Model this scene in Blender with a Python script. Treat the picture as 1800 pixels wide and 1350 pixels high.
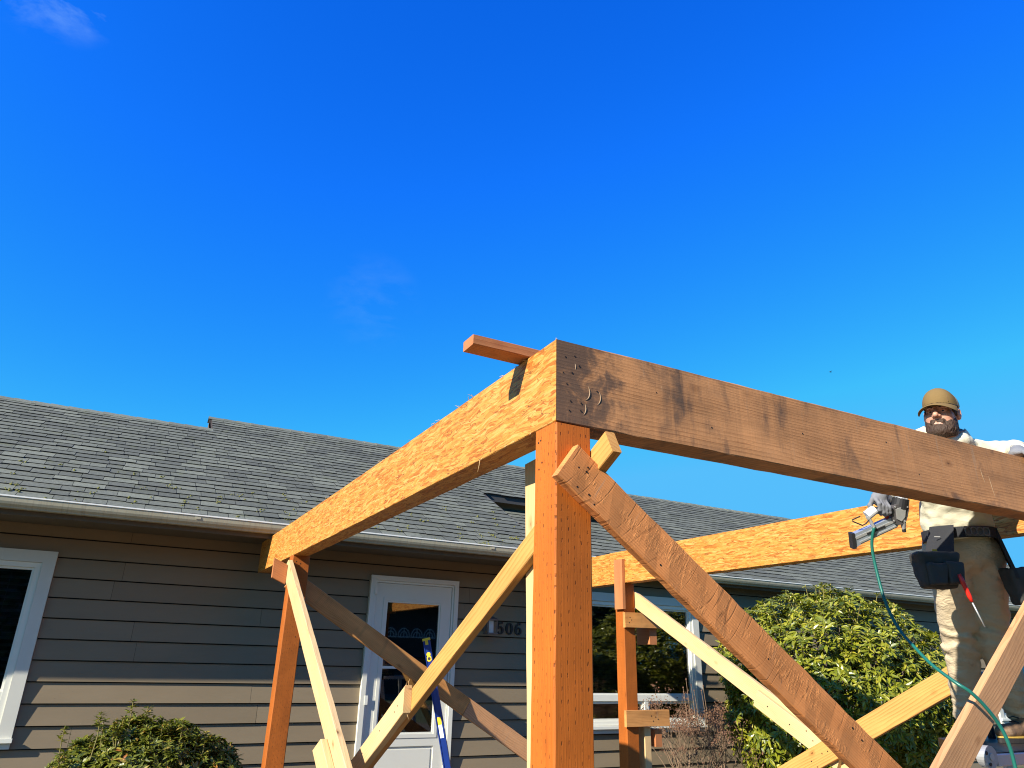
import bpy, math, random
import numpy as np
from mathutils import Vector, Matrix, Quaternion

random.seed(7)
rng = np.random.default_rng(11)
for o in list(bpy.data.objects):
    bpy.data.objects.remove(o, do_unlink=True)
scene = bpy.context.scene
COL = scene.collection
EYE = 1.5          # camera height; everything is modelled relative to the eye and lifted at the end

# ------------------------------------------------------------------ camera
PITCH, ROLL, YAW = math.radians(21.1655), math.radians(1.6361), math.radians(27.3358)
cy, sy = math.cos(YAW), math.sin(YAW)
_f0, _r0, _u0 = Vector((sy, cy, 0)), Vector((cy, -sy, 0)), Vector((0, 0, 1))
CF = _f0 * math.cos(PITCH) + _u0 * math.sin(PITCH)
_u = _u0 * math.cos(PITCH) - _f0 * math.sin(PITCH)
CR = _r0 * math.cos(ROLL) + _u * math.sin(ROLL)
CU = _u * math.cos(ROLL) - _r0 * math.sin(ROLL)
cam_d = bpy.data.cameras.new('camera')
cam_d.sensor_width = 36.0
cam_d.lens = 1242.95 / 1800.0 * 36.0
cam_d.clip_start = 0.05
cam_d.clip_end = 3000
cam = bpy.data.objects.new('camera', cam_d)
cam.matrix_world = Matrix((CR, CU, -CF)).transposed().to_4x4()
COL.objects.link(cam)
scene.camera = cam

# ------------------------------------------------------------------ sun and sky
SUN = Vector((-0.22, -0.0665, 0.122)).normalized()
sun_el = math.asin(SUN.z)
sun_az = math.atan2(SUN.x, SUN.y)
sd = bpy.data.lights.new('sun', 'SUN')
sd.energy = 5.0
sd.angle = math.radians(0.5)
sd.color = (1.0, 0.93, 0.82)
sun = bpy.data.objects.new('sun', sd)
sun.rotation_euler = (-SUN).to_track_quat('-Z', 'Y').to_euler()
COL.objects.link(sun)

world = bpy.data.worlds.new('World')
scene.world = world
world.use_nodes = True
wn, wl = world.node_tree.nodes, world.node_tree.links
wn.clear()
w_out = wn.new('ShaderNodeOutputWorld')
w_bg = wn.new('ShaderNodeBackground')
w_sky = wn.new('ShaderNodeTexSky')
w_sky.sky_type = 'NISHITA'
w_sky.sun_disc = False
w_sky.sun_elevation = sun_el
w_sky.sun_rotation = sun_az
w_sky.altitude = 50
w_sky.air_density = 1.0
w_sky.dust_density = 0.25
w_sky.ozone_density = 2.2
w_sep = wn.new('ShaderNodeSeparateColor')
w_cmb = wn.new('ShaderNodeCombineColor')
wl.new(w_sky.outputs[0], w_sep.inputs[0])
for ch, ref, val, gam, top in ((0, 0.32, 0.0031, 2.45, 0.42), (1, 0.82, 0.408, 1.30, 2.3), (2, 1.88, 3.3, 0.9, 4.35)):
    # the phone's rendering of a clear sky: deeper, more saturated blue than the raw model
    d_ = wn.new('ShaderNodeMath')
    d_.operation = 'DIVIDE'
    wl.new(w_sep.outputs[ch], d_.inputs[0])
    d_.inputs[1].default_value = ref
    p_ = wn.new('ShaderNodeMath')
    p_.operation = 'POWER'
    wl.new(d_.outputs[0], p_.inputs[0])
    p_.inputs[1].default_value = gam
    m_ = wn.new('ShaderNodeMath')
    m_.operation = 'MULTIPLY'
    wl.new(p_.outputs[0], m_.inputs[0])
    m_.inputs[1].default_value = val
    t_ = wn.new('ShaderNodeMath')
    t_.operation = 'MINIMUM'
    wl.new(m_.outputs[0], t_.inputs[0])
    t_.inputs[1].default_value = top
    wl.new(t_.outputs[0], w_cmb.inputs[ch])
# thin cirrus wisps
w_tc = wn.new('ShaderNodeTexCoord')
w_map = wn.new('ShaderNodeMapping')
w_map.inputs['Scale'].default_value = (1.0, 1.4, 2.4)
wl.new(w_tc.outputs['Generated'], w_map.inputs['Vector'])
w_n1 = wn.new('ShaderNodeTexNoise')
w_n1.inputs['Scale'].default_value = 2.1
w_n1.inputs['Detail'].default_value = 3
wl.new(w_map.outputs[0], w_n1.inputs['Vector'])
w_n2 = wn.new('ShaderNodeTexNoise')
w_n2.inputs['Scale'].default_value = 11
w_n2.inputs['Detail'].default_value = 8
w_n2.inputs['Roughness'].default_value = 0.6
w_n2.inputs['Distortion'].default_value = 0.35
wl.new(w_map.outputs[0], w_n2.inputs['Vector'])


def wmath(op, a, b=None, clamp=False):
    n = wn.new('ShaderNodeMath')
    n.operation = op
    n.use_clamp = clamp
    for i, v in enumerate((a, b)):
        if v is None:
            continue
        if isinstance(v, (int, float)):
            n.inputs[i].default_value = v
        else:
            wl.new(v, n.inputs[i])
    return n.outputs[0]


def wisp(direction, inner, outer):
    d = Vector(direction).normalized()
    n = wn.new('ShaderNodeVectorMath')
    n.operation = 'DOT_PRODUCT'
    nn = wn.new('ShaderNodeVectorMath')
    nn.operation = 'NORMALIZE'
    wl.new(w_tc.outputs['Generated'], nn.inputs[0])
    wl.new(nn.outputs[0], n.inputs[0])
    n.inputs[1].default_value = d
    mr = wn.new('ShaderNodeMapRange')
    mr.interpolation_type = 'SMOOTHSTEP'
    mr.inputs['From Min'].default_value = math.cos(outer)
    mr.inputs['From Max'].default_value = math.cos(inner)
    wl.new(n.outputs['Value'], mr.inputs['Value'])
    return mr.outputs[0]


def pixdir(px, py):
    return CR * (px - 900) - CU * (py - 675) + CF * 1242.95


w1 = wisp(pixdir(100, -70), 0.02, 0.090)
w2 = wisp(pixdir(655, 530), 0.01, 0.075)
w3 = wisp((-0.5, -0.7, 0.6), 0.05, 0.3)
fine = wmath('MULTIPLY', wmath('SUBTRACT', w_n2.outputs[0], 0.47, True), 4.2, True)
wm = wmath('ADD', wmath('MULTIPLY', w1, 0.34), wmath('ADD', wmath('MULTIPLY', w2, 0.05), wmath('MULTIPLY', w3, 0.4)), True)
wm = wmath('MULTIPLY', wm, fine, True)
w_mix = wn.new('ShaderNodeMix')
w_mix.data_type = 'RGBA'
wl.new(wm, w_mix.inputs['Factor'])
wl.new(w_cmb.outputs[0], w_mix.inputs['A'])
w_mix.inputs['B'].default_value = (2.4, 3.9, 4.8, 1)
wl.new(w_mix.outputs['Result'], w_bg.inputs['Color'])
w_bg.inputs['Strength'].default_value = 0.12
wl.new(w_bg.outputs[0], w_out.inputs[0])

scene.view_settings.view_transform = 'Standard'
scene.view_settings.look = 'None'
scene.view_settings.exposure = 0.9
scene.view_settings.gamma = 1.0
scene.render.engine = 'CYCLES'
scene.render.resolution_x, scene.render.resolution_y = 1024, 768
scene.cycles.filter_width = 1.1
scene.cycles.max_bounces = 8
scene.cycles.transparent_max_bounces = 16


# ------------------------------------------------------------------ node helpers
class NT:
    def __init__(s, name):
        s.m = bpy.data.materials.new(name)
        s.m.use_nodes = True
        s.n, s.l = s.m.node_tree.nodes, s.m.node_tree.links
        s.b = s.n['Principled BSDF']
        s.out = s.n['Material Output']

    def node(s, t, **kw):
        n = s.n.new(t)
        for k, v in kw.items():
            if hasattr(n, k) and k not in n.inputs:
                setattr(n, k, v)
            else:
                s.set(n.inputs[k], v)
        return n

    def set(s, sock, v):
        if hasattr(v, 'is_linked') or hasattr(v, 'links'):
            s.l.new(v, sock)
        elif isinstance(v, (tuple, list)) and len(v) == 3 and sock.type == 'RGBA':
            sock.default_value = (*v, 1)
        else:
            sock.default_value = v

    def math(s, op, a, b=None, clamp=False):
        n = s.n.new('ShaderNodeMath')
        n.operation = op
        n.use_clamp = clamp
        s.set(n.inputs[0], a)
        if b is not None:
            s.set(n.inputs[1], b)
        return n.outputs[0]

    def vmath(s, op, a, b):
        n = s.n.new('ShaderNodeVectorMath')
        n.operation = op
        s.set(n.inputs[0], a)
        s.set(n.inputs[1], b)
        return n.outputs[0]

    def mix(s, f, a, b, mode='MIX'):
        n = s.n.new('ShaderNodeMix')
        n.data_type = 'RGBA'
        n.blend_type = mode
        s.set(n.inputs['Factor'], f)
        s.set(n.inputs['A'], a if hasattr(a, 'links') else (*a[:3], 1))
        s.set(n.inputs['B'], b if hasattr(b, 'links') else (*b[:3], 1))
        return n.outputs['Result']

    def ramp(s, f, stops):
        n = s.n.new('ShaderNodeValToRGB')
        el = n.color_ramp.elements
        while len(el) < len(stops):
            el.new(0.5)
        for e, (p, c) in zip(el, stops):
            e.position = p
            e.color = (*c, 1) if len(c) == 3 else c
        s.set(n.inputs[0], f)
        return n.outputs[0]

    def noise(s, vec, scale, detail=4, rough=0.55, dist=0.0, out=0):
        n = s.n.new('ShaderNodeTexNoise')
        if vec is not None:
            s.l.new(vec, n.inputs['Vector'])
        n.inputs['Scale'].default_value = scale
        n.inputs['Detail'].default_value = detail
        n.inputs['Roughness'].default_value = rough
        n.inputs['Distortion'].default_value = dist
        return n.outputs[out]

    def mapping(s, vec, scale=(1, 1, 1), loc=(0, 0, 0), rot=(0, 0, 0)):
        n = s.n.new('ShaderNodeMapping')
        s.l.new(vec, n.inputs[0])
        n.inputs['Scale'].default_value = scale
        n.inputs['Location'].default_value = loc
        n.inputs['Rotation'].default_value = rot
        return n.outputs[0]

    def bump(s, h, strength=0.3, dist=0.01, normal=None):
        n = s.n.new('ShaderNodeBump')
        n.inputs['Strength'].default_value = strength
        n.inputs['Distance'].default_value = dist
        s.l.new(h, n.inputs['Height'])
        if normal is not None:
            s.l.new(normal, n.inputs['Normal'])
        s.l.new(n.outputs[0], s.b.inputs['Normal'])
        return n.outputs[0]

    def step(s, v, lo, hi):
        n = s.n.new('ShaderNodeMapRange')
        n.interpolation_type = 'SMOOTHSTEP'
        s.set(n.inputs['Value'], v)
        n.inputs['From Min'].default_value = lo
        n.inputs['From Max'].default_value = hi
        return n.outputs[0]


def obj_coord(t, jitter=True):
    tc = t.node('ShaderNodeTexCoord')
    v = tc.outputs['Object']
    if jitter:
        oi = t.node('ShaderNodeObjectInfo')
        c = t.node('ShaderNodeCombineXYZ')
        t.l.new(t.math('MULTIPLY', oi.outputs['Random'], 7.3), c.inputs[0])
        t.l.new(t.math('MULTIPLY', oi.outputs['Random'], 3.1), c.inputs[1])
        t.l.new(t.math('MULTIPLY', oi.outputs['Random'], 5.7), c.inputs[2])
        j = t.vmath('ADD', v, c.outputs[0])
        return tc, v, j
    return tc, v, v


def plain(name, col, rough=0.6, metal=0.0, var=0.12, vscale=8.0, bump=0.0, bscale=60.0, spec=0.5):
    t = NT(name)
    tc, v, j = obj_coord(t)
    n = t.noise(j, vscale, 5, 0.6)
    lo = tuple(c * (1 - var) for c in col)
    hi = tuple(min(1, c * (1 + var)) for c in col)
    t.l.new(t.mix(n, lo, hi), t.b.inputs['Base Color'])
    t.b.inputs['Roughness'].default_value = rough
    t.b.inputs['Metallic'].default_value = metal
    t.b.inputs['Specular IOR Level'].default_value = spec
    if bump:
        t.bump(t.noise(j, bscale, 4), bump, 0.004)
    return t.m


def wood(name, pale, dark, ring=70.0, ringmix=0.55, knots=True, incise=False, rough=0.65, stain=None,
         saw=None, ring_off=(0.0, 0.19, 0.13), var=0.25, holes=False, streaks=0.35, grain=(0.6, 0.10), endstain=None):
    """timber with growth rings around the board's own long axis (local x)"""
    t = NT(name)
    tc, v, j = obj_coord(t)
    # growth rings: stretched coordinates, wavy so that flat-sawn faces show cathedrals
    big = t.noise(t.mapping(j, (grain[0], 2.2, 2.2)), 1.6, 3, 0.5, 0.0, 1)
    sub = t.vmath('SUBTRACT', big, (0.5, 0.5, 0.5))
    wob = t.vmath('MULTIPLY', sub, (0.0, grain[1], grain[1]))
    base = t.vmath('ADD', t.vmath('ADD', v, wob), ring_off)
    sep = t.node('ShaderNodeSeparateXYZ')
    t.l.new(base, sep.inputs[0])
    rr = t.math('SQRT', t.math('ADD', t.math('MULTIPLY', sep.outputs[1], sep.outputs[1]),
                               t.math('MULTIPLY', sep.outputs[2], sep.outputs[2])))
    fz = t.noise(t.mapping(j, (3, 60, 60)), 3.0, 4, 0.6)
    ph = t.math('ADD', t.math('MULTIPLY', rr, ring * 2), t.math('MULTIPLY', fz, 0.3))
    saww = t.math('FRACT', ph)
    ringv = t.math('POWER', saww, 2.6)
    ringv = t.math('MULTIPLY', ringv, t.math('ADD', 0.35, t.math('MULTIPLY', t.step(t.noise(t.mapping(j, (1.5, 7, 7)), 1.7, 3), 0.38, 0.62), 0.65)))
    fib = t.noise(t.mapping(j, (2.5, 130, 130)), 2.0, 4, 0.65)
    blot = t.noise(t.mapping(j, (1.2, 4, 4)), 2.0, 4, 0.55)
    col = t.mix(t.math('MULTIPLY', ringv, ringmix), pale, dark)
    lo = tuple(c * 0.72 for c in dark)
    col = t.mix(t.math('MULTIPLY', t.step(fib, 0.5, 0.78), streaks), col, lo)
    shade = t.ramp(blot, [(0.25, (1 - var,) * 3), (0.75, (1 + var * 0.45,) * 3)])
    col = t.mix(1.0, col, shade, 'MULTIPLY')
    hgt = t.math('ADD', t.math('MULTIPLY', ringv, 0.35), t.math('MULTIPLY', fib, 0.5))
    sv = t.node('ShaderNodeSeparateXYZ')
    t.l.new(v, sv.inputs[0])
    sn = t.node('ShaderNodeSeparateXYZ')
    t.l.new(tc.outputs['Normal'], sn.inputs[0])
    ay, az = t.math('ABSOLUTE', sn.outputs[1]), t.math('ABSOLUTE', sn.outputs[2])
    cross = t.math('ADD', t.math('MULTIPLY', sv.outputs[1], az), t.math('MULTIPLY', sv.outputs[2], ay))
    if knots:
        kc = t.node('ShaderNodeCombineXYZ')
        t.l.new(sv.outputs[0], kc.inputs[0])
        t.l.new(t.math('MULTIPLY', cross, 1.9), kc.inputs[1])
        oi = t.node('ShaderNodeObjectInfo')
        t.l.new(t.math('MULTIPLY', oi.outputs['Random'], 31.0), kc.inputs[2])
        vo = t.node('ShaderNodeTexVoronoi')
        kd = t.noise(kc.outputs[0], 9, 2, 0.5, 0, 1)
        t.l.new(t.vmath('ADD', kc.outputs[0], t.vmath('MULTIPLY', t.vmath('SUBTRACT', kd, (.5, .5, .5)), (0.05, 0.05, 0.0))), vo.inputs['Vector'])
        vo.inputs['Scale'].default_value = 3.6
        vo.inputs['Randomness'].default_value = 1.0
        dist = vo.outputs['Distance']
        halo = t.math('SUBTRACT', 1.0, t.step(dist, 0.05, 0.17))
        core = t.math('SUBTRACT', 1.0, t.step(dist, 0.035, 0.06))
        col = t.mix(t.math('MULTIPLY', halo, 0.45), col, tuple(c * 0.62 for c in dark))
        col = t.mix(t.math('MULTIPLY', core, 0.85), col, tuple(c * 0.3 for c in dark))
        hgt = t.math('SUBTRACT', hgt, t.math('MULTIPLY', core, 0.4))
    if incise:
        # rows of knife slits left by pressure treatment
        u = t.math('DIVIDE', cross, incise[0])
        colid = t.math('FLOOR', u)
        off = t.math('FRACT', t.math('MULTIPLY', t.math('SINE', t.math('MULTIPLY', colid, 91.7)), 43.7))
        wv = t.noise(t.mapping(v, (4, 9, 9)), 3.0, 2)
        uu = t.math('ABSOLUTE', t.math('SUBTRACT', t.math('FRACT', t.math('ADD', u, t.math('MULTIPLY', wv, 0.9))), 0.5))
        vv = t.math('ABSOLUTE', t.math('SUBTRACT', t.math('FRACT', t.math('ADD', t.math('DIVIDE', sv.outputs[0], incise[1]), off)), 0.5))
        slit = t.math('MULTIPLY', t.math('SUBTRACT', 1.0, t.step(uu, 0.035, 0.085)), t.math('SUBTRACT', 1.0, t.step(vv, 0.1, 0.2)))
        patch = t.step(t.noise(t.mapping(j, (9, 22, 22)), 3.0, 3), 0.40, 0.58)
        slit = t.math('MULTIPLY', slit, t.math('ADD', t.math('MULTIPLY', patch, 0.75), 0.2))
        col = t.mix(t.math('MULTIPLY', slit, 0.85), col, tuple(c * 0.22 for c in dark))
        hgt = t.math('SUBTRACT', hgt, t.math('MULTIPLY', slit, 0.9))
    if saw:
        # arcs left by the mill's circular saw, and fuzzy torn grain
        arc = t.math('ADD', sv.outputs[0], t.math('MULTIPLY', t.math('MULTIPLY', sv.outputs[1], sv.outputs[1]), 3.2))
        arc = t.math('SUBTRACT', arc, t.math('MULTIPLY', sv.outputs[1], 0.32))
        wav = t.noise(t.mapping(j, (5, 0.3, 0.3)), 2.0, 3)
        ph2 = t.math('FRACT', t.math('ADD', t.math('MULTIPLY', arc, saw), t.math('MULTIPLY', wav, 5.0)))
        ln = t.math('SUBTRACT', 1.0, t.step(t.math('ABSOLUTE', t.math('SUBTRACT', ph2, 0.5)), 0.02, 0.1))
        msk = t.step(t.noise(t.mapping(j, (4, 5, 5)), 2.0, 3), 0.42, 0.6)
        ln = t.math('MULTIPLY', ln, msk)
        col = t.mix(t.math('MULTIPLY', ln, 0.34), col, tuple(c * 0.4 for c in dark))
        tear = t.noise(t.mapping(j, (90, 28, 28)), 1.0, 5, 0.7)
        tmask = t.step(t.noise(t.mapping(j, (3.2, 6, 6)), 2.0, 3), 0.46, 0.62)
        tear = t.math('MULTIPLY', t.step(tear, 0.44, 0.66), tmask)
        col = t.mix(t.math('MULTIPLY', tear, 0.42), col, tuple(min(1, c * 1.5) for c in pale))
        hgt = t.math('ADD', t.math('SUBTRACT', hgt, t.math('MULTIPLY', ln, 0.5)), t.math('MULTIPLY', tear, 1.0))
    if stain:
        sc, amt, tint = stain
        s1 = t.noise(t.mapping(j, (1.8, 1.0, 1.0)), sc, 5, 0.6, 0.6)
        s2 = t.noise(t.mapping(j, (14, 1.2, 1.2)), 1.6, 4, 0.6)
        s3 = t.math('MULTIPLY', t.step(s1, 0.5, 0.72), t.step(s2, 0.36, 0.62))
        col = t.mix(t.math('MULTIPLY', s3, amt), col, tint)
        sc2 = t.noise(t.mapping(j, (22, 1.6, 1.6), (3, 1, 2), (0, 0, 0.12)), 1.3, 4, 0.6)
        col = t.mix(t.math('MULTIPLY', t.step(sc2, 0.63, 0.74), 0.35), col, (0.40, 0.30, 0.20))
    if endstain:
        # water stain soaked into the old end of the timber
        e1 = t.noise(t.mapping(v, (5, 5, 5)), 2.2, 5, 0.65, 0.5)
        e2 = t.math('ADD', t.math('SUBTRACT', endstain, sv.outputs[0]), t.math('MULTIPLY', t.math('SUBTRACT', e1, 0.5), 0.9))
        col = t.mix(t.math('MULTIPLY', t.step(e2, 0.10, 0.34), 0.78), col, (0.055, 0.046, 0.040))
        e3 = t.math('ADD', t.math('MULTIPLY', t.math('ABSOLUTE', t.math('ADD', sv.outputs[1], 0.0)), 1.6), t.math('MULTIPLY', t.math('SUBTRACT', t.noise(t.mapping(v, (3.2, 3, 3), (4, 2, 1)), 2.0, 5, 0.65), 0.5), 0.75))
        col = t.mix(t.math('MULTIPLY', t.step(e3, 0.22, 0.40), 0.55), col, (0.075, 0.060, 0.050))
        fine_v = t.noise(t.mapping(v, (120, 3, 3)), 1.0, 4, 0.7)
        col = t.mix(1.0, col, t.ramp(fine_v, [(0.3, (0.92, 0.92, 0.92)), (0.7, (1.06, 1.06, 1.06))]), 'MULTIPLY')
    t.l.new(col, t.b.inputs['Base Color'])
    t.b.inputs['Roughness'].default_value = rough
    t.b.inputs['Specular IOR Level'].default_value = 0.25
    t.bump(hgt, 0.5, 0.0025)
    return t.m


def strand_lumber(name, under=False):
    """laminated strand lumber: long overlapping wood flakes"""
    t = NT(name)
    tc, v, j = obj_coord(t)
    wob = t.noise(t.mapping(j, (3.0, 7, 7)), 1.6, 3, 0.5, 0, 1)
    jj = t.vmath('ADD', j, t.vmath('MULTIPLY', t.vmath('SUBTRACT', wob, (.5, .5, .5)), (0.05, 0.06, 0.06)))
    cols = []
    hs = []
    for k, (sx, sw, ang) in enumerate(((8.5, 85, 0.14), (12.0, 120, -0.12))):
        mp = t.mapping(jj, (sx, sw, sw), (k * 3.3, k * 1.7, 0.4), (0, 0, ang))
        vo = t.node('ShaderNodeTexVoronoi')
        t.l.new(mp, vo.inputs['Vector'])
        vo.inputs['Scale'].default_value = 1.0
        sp = t.node('ShaderNodeSeparateColor')
        t.l.new(vo.outputs['Color'], sp.inputs[0])
        ve = t.node('ShaderNodeTexVoronoi', feature='DISTANCE_TO_EDGE')
        t.l.new(mp, ve.inputs['Vector'])
        ve.inputs['Scale'].default_value = 1.0
        cols.append(sp.outputs[0])
        hs.append(ve.outputs['Distance'])
    rampA = t.ramp(cols[0], [(0.000, (0.361, 0.111, 0.013)), (0.160, (0.484, 0.179, 0.026)), (0.450, (0.580, 0.253, 0.044)), (0.750, (0.615, 0.296, 0.060)), (1.000, (0.659, 0.356, 0.099))])
    rampB = t.ramp(cols[1], [(0.000, (0.379, 0.107, 0.015)), (0.300, (0.527, 0.208, 0.029)), (0.700, (0.605, 0.282, 0.057)), (1.000, (0.669, 0.356, 0.095))])
    pick = t.step(t.noise(t.mapping(jj, (9, 70, 70)), 1.0, 2), 0.44, 0.56)
    col = t.mix(pick, rampA, rampB)
    edge = t.math('MINIMUM', t.math('SUBTRACT', 1.0, t.step(hs[0], 0.0, 0.05)),
                  t.step(t.noise(t.mapping(j, (10, 24, 24)), 1.5, 3), 0.42, 0.58))
    col = t.mix(t.math('MULTIPLY', edge, 0.85), col, (0.13, 0.04, 0.01))
    red = t.step(t.noise(t.mapping(jj, (4.5, 48, 48)), 1.3, 4, 0.6), 0.54, 0.70)
    col = t.mix(t.math('MULTIPLY', red, 0.6), col, (0.27, 0.075, 0.010))
    fib = t.noise(t.mapping(jj, (9, 240, 240)), 1.4, 3, 0.6)
    col = t.mix(1.0, col, t.ramp(fib, [(0.3, (0.80, 0.78, 0.74)), (0.7, (1.08, 1.08, 1.08))]), 'MULTIPLY')
    t.l.new(col, t.b.inputs['Base Color'])
    t.b.inputs['Roughness'].default_value = 0.6
    t.b.inputs['Specular IOR Level'].default_value = 0.3
    hh = t.math('ADD', t.math('MULTIPLY', t.math('ADD', cols[0], cols[1]), 0.5), t.math('MULTIPLY', edge, -1.2))
    t.bump(hh, 0.28, 0.003)
    return t.m


# ------------------------------------------------------------------ materials
M = {}
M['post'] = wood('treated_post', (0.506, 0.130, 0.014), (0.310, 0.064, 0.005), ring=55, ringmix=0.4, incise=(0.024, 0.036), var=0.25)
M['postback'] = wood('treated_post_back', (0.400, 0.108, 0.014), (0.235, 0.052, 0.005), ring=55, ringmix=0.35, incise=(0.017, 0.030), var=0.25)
M['lsl'] = strand_lumber('strand_lumber')
M['timber'] = wood('weathered_timber', (0.620, 0.285, 0.112), (0.300, 0.112, 0.036), ring=42, ringmix=0.7, var=0.35,
                   stain=(3.0, 0.8, (0.060, 0.050, 0.042)), rough=0.75, ring_off=(0, 0.36, 0.17), streaks=0.6, grain=(0.45, 0.085), endstain=0.34)
M['rough2x6'] = wood('rough_sawn_board', (0.72, 0.275, 0.085), (0.38, 0.112, 0.026), ring=60, ringmix=0.6, saw=15.0, rough=0.8, var=0.3, ring_off=(0, 0.5, 0.12), grain=(0.5, 0.06),
                     stain=(2.2, 0.35, (0.16, 0.115, 0.05)))
M['pine'] = wood('pale_pine', (0.660, 0.450, 0.215), (0.500, 0.270, 0.085), ring=45, ringmix=0.5, var=0.14, streaks=0.15)
M['fir'] = wood('golden_fir', (0.610, 0.310, 0.085), (0.420, 0.140, 0.024), ring=30, ringmix=0.75, var=0.18, streaks=0.2)
M['browned'] = wood('browned_board', (0.62, 0.285, 0.085), (0.34, 0.112, 0.026), ring=48, ringmix=0.7, var=0.32, rough=0.75,
                    stain=(2.4, 0.4, (0.15, 0.11, 0.045)))
M['pinkish'] = wood('pinkish_board', (0.60, 0.315, 0.145), (0.34, 0.135, 0.052), ring=42, ringmix=0.55, var=0.2, rough=0.8, stain=(2.4, 0.22, (0.2, 0.13, 0.08)))
M['red'] = wood('red_block', (0.480, 0.186, 0.068), (0.298, 0.075, 0.023), ring=40, ringmix=0.5, var=0.2)
M['hole'] = plain('nail_dark', (0.02, 0.014, 0.01), 0.6, 0.3)
M['scar'] = plain('fresh_scar', (0.36, 0.25, 0.15), 0.8)


def siding_mat():
    t = NT('taupe_paint')
    tc, v, j = obj_coord(t)
    n = t.noise(t.mapping(j, (0.7, 3, 3)), 2.2, 5, 0.6)
    col = t.mix(n, (0.200, 0.153, 0.092), (0.255, 0.198, 0.122))
    oi = t.node('ShaderNodeObjectInfo')
    col = t.mix(1.0, col, t.ramp(oi.outputs['Random'], [(0, (0.94, 0.94, 0.94)), (1, (1.05, 1.05, 1.05))]), 'MULTIPLY')
    dirt = t.step(t.noise(t.mapping(j, (6, 22, 22)), 2.4, 5, 0.7), 0.63, 0.78)
    col = t.mix(t.math('MULTIPLY', dirt, 0.5), col, (0.11, 0.085, 0.06))
    spl = t.step(t.noise(j, 55, 3, 0.7), 0.70, 0.77)
    col = t.mix(t.math('MULTIPLY', spl, 0.3), col, (0.36, 0.33, 0.28))
    t.l.new(col, t.b.inputs['Base Color'])
    t.b.inputs['Roughness'].default_value = 0.62
    t.b.inputs['Specular IOR Level'].default_value = 0.3
    g = t.noise(t.mapping(j, (5, 60, 60)), 3, 4, 0.6)
    t.bump(g, 0.18, 0.003)
    return t.m


def shingle_mat():
    t = NT('asphalt_shingle')
    tc = t.node('ShaderNodeTexCoord')
    gp = t.node('ShaderNodeNewGeometry')
    at = t.node('ShaderNodeAttribute', attribute_name='tint')
    oi = t.node('ShaderNodeObjectInfo')
    v = gp.outputs['Position']
    gran = t.noise(v, 260, 3, 0.7)
    blot = t.noise(v, 2.6, 4, 0.55)
    base = t.mix(blot, (0.130, 0.135, 0.105), (0.205, 0.208, 0.160))
    rnd = t.math('ADD', at.outputs['Fac'], t.math('MULTIPLY', oi.outputs['Random'], 0.0))
    col = t.mix(1.0, base, t.ramp(rnd, [(0.0, (0.66, 0.66, 0.68)), (1.0, (1.2, 1.2, 1.16))]), 'MULTIPLY')
    col = t.mix(1.0, col, t.ramp(gran, [(0.3, (0.72, 0.72, 0.72)), (0.7, (1.25, 1.25, 1.25))]), 'MULTIPLY')
    mot = t.noise(v, 45, 4, 0.7)
    col = t.mix(1.0, col, t.ramp(mot, [(0.3, (0.72, 0.72, 0.73)), (0.7, (1.22, 1.22, 1.2))]), 'MULTIPLY')
    moss = t.step(t.noise(v, 6.0, 5, 0.65), 0.55, 0.72)
    col = t.mix(t.math('MULTIPLY', moss, 0.38), col, (0.12, 0.13, 0.045))
    t.l.new(col, t.b.inputs['Base Color'])
    t.b.inputs['Roughness'].default_value = 0.9
    t.b.inputs['Specular IOR Level'].default_value = 0.2
    t.bump(gran, 0.4, 0.002)
    return t.m


M['siding'] = siding_mat()
M['shingle'] = shingle_mat()
M['asphalt'] = plain('asphalt_edge', (0.012, 0.012, 0.012), 0.9)
M['deck'] = plain('roof_deck', (0.05, 0.05, 0.05), 0.9)
M['sheath'] = plain('wall_sheathing', (0.012, 0.010, 0.008), 0.9)
M['soffit'] = plain('soffit_paint', (0.10, 0.075, 0.045), 0.7)
M['white'] = plain('white_paint', (0.72, 0.72, 0.62), 0.4, var=0.05, vscale=5)
M['doorwhite'] = plain('door_white', (0.68, 0.67, 0.57), 0.38, var=0.04, vscale=4)
M['casing'] = plain('casing_paint', (0.61, 0.60, 0.51), 0.5, var=0.06, vscale=6)
M['vinyl'] = plain('window_vinyl', (0.74, 0.73, 0.62), 0.4, var=0.04)


def gutter_mat():
    t = NT('gutter_paint')
    tc, v, j = obj_coord(t)
    n = t.noise(t.mapping(v, (40, 1.2, 1.2)), 1.2, 4, 0.6)
    n2 = t.noise(v, 5, 5, 0.6)
    col = t.mix(n2, (0.33, 0.30, 0.19), (0.46, 0.42, 0.29))
    col = t.mix(t.math('MULTIPLY', t.step(n, 0.5, 0.75), 0.4), col, (0.20, 0.15, 0.10))
    t.l.new(col, t.b.inputs['Base Color'])
    t.b.inputs['Roughness'].default_value = 0.5
    return t.m


M['gutter'] = gutter_mat()
M['gutterlip'] = plain('gutter_lip', (0.80, 0.79, 0.70), 0.4, var=0.06)
M['blind'] = plain('dark_blind', (0.12, 0.12, 0.12), 0.6)
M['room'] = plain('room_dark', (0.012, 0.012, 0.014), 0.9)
M['black'] = plain('black_plastic', (0.012, 0.012, 0.014), 0.45)
M['blackcloth'] = plain('black_nylon', (0.014, 0.015, 0.018), 0.75, bump=0.4, bscale=300, var=0.3)
M['greynylon'] = plain('grey_nylon', (0.038, 0.036, 0.030), 0.7, bump=0.4, bscale=300, var=0.3)
M['digit'] = plain('black_digit', (0.012, 0.011, 0.011), 0.5)
M['alu'] = plain('aluminium', (0.55, 0.55, 0.52), 0.45, 0.45, var=0.12, vscale=20)
M['steel'] = plain('brushed_steel', (0.46, 0.46, 0.44), 0.45, 0.45, var=0.2, vscale=30)
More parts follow.
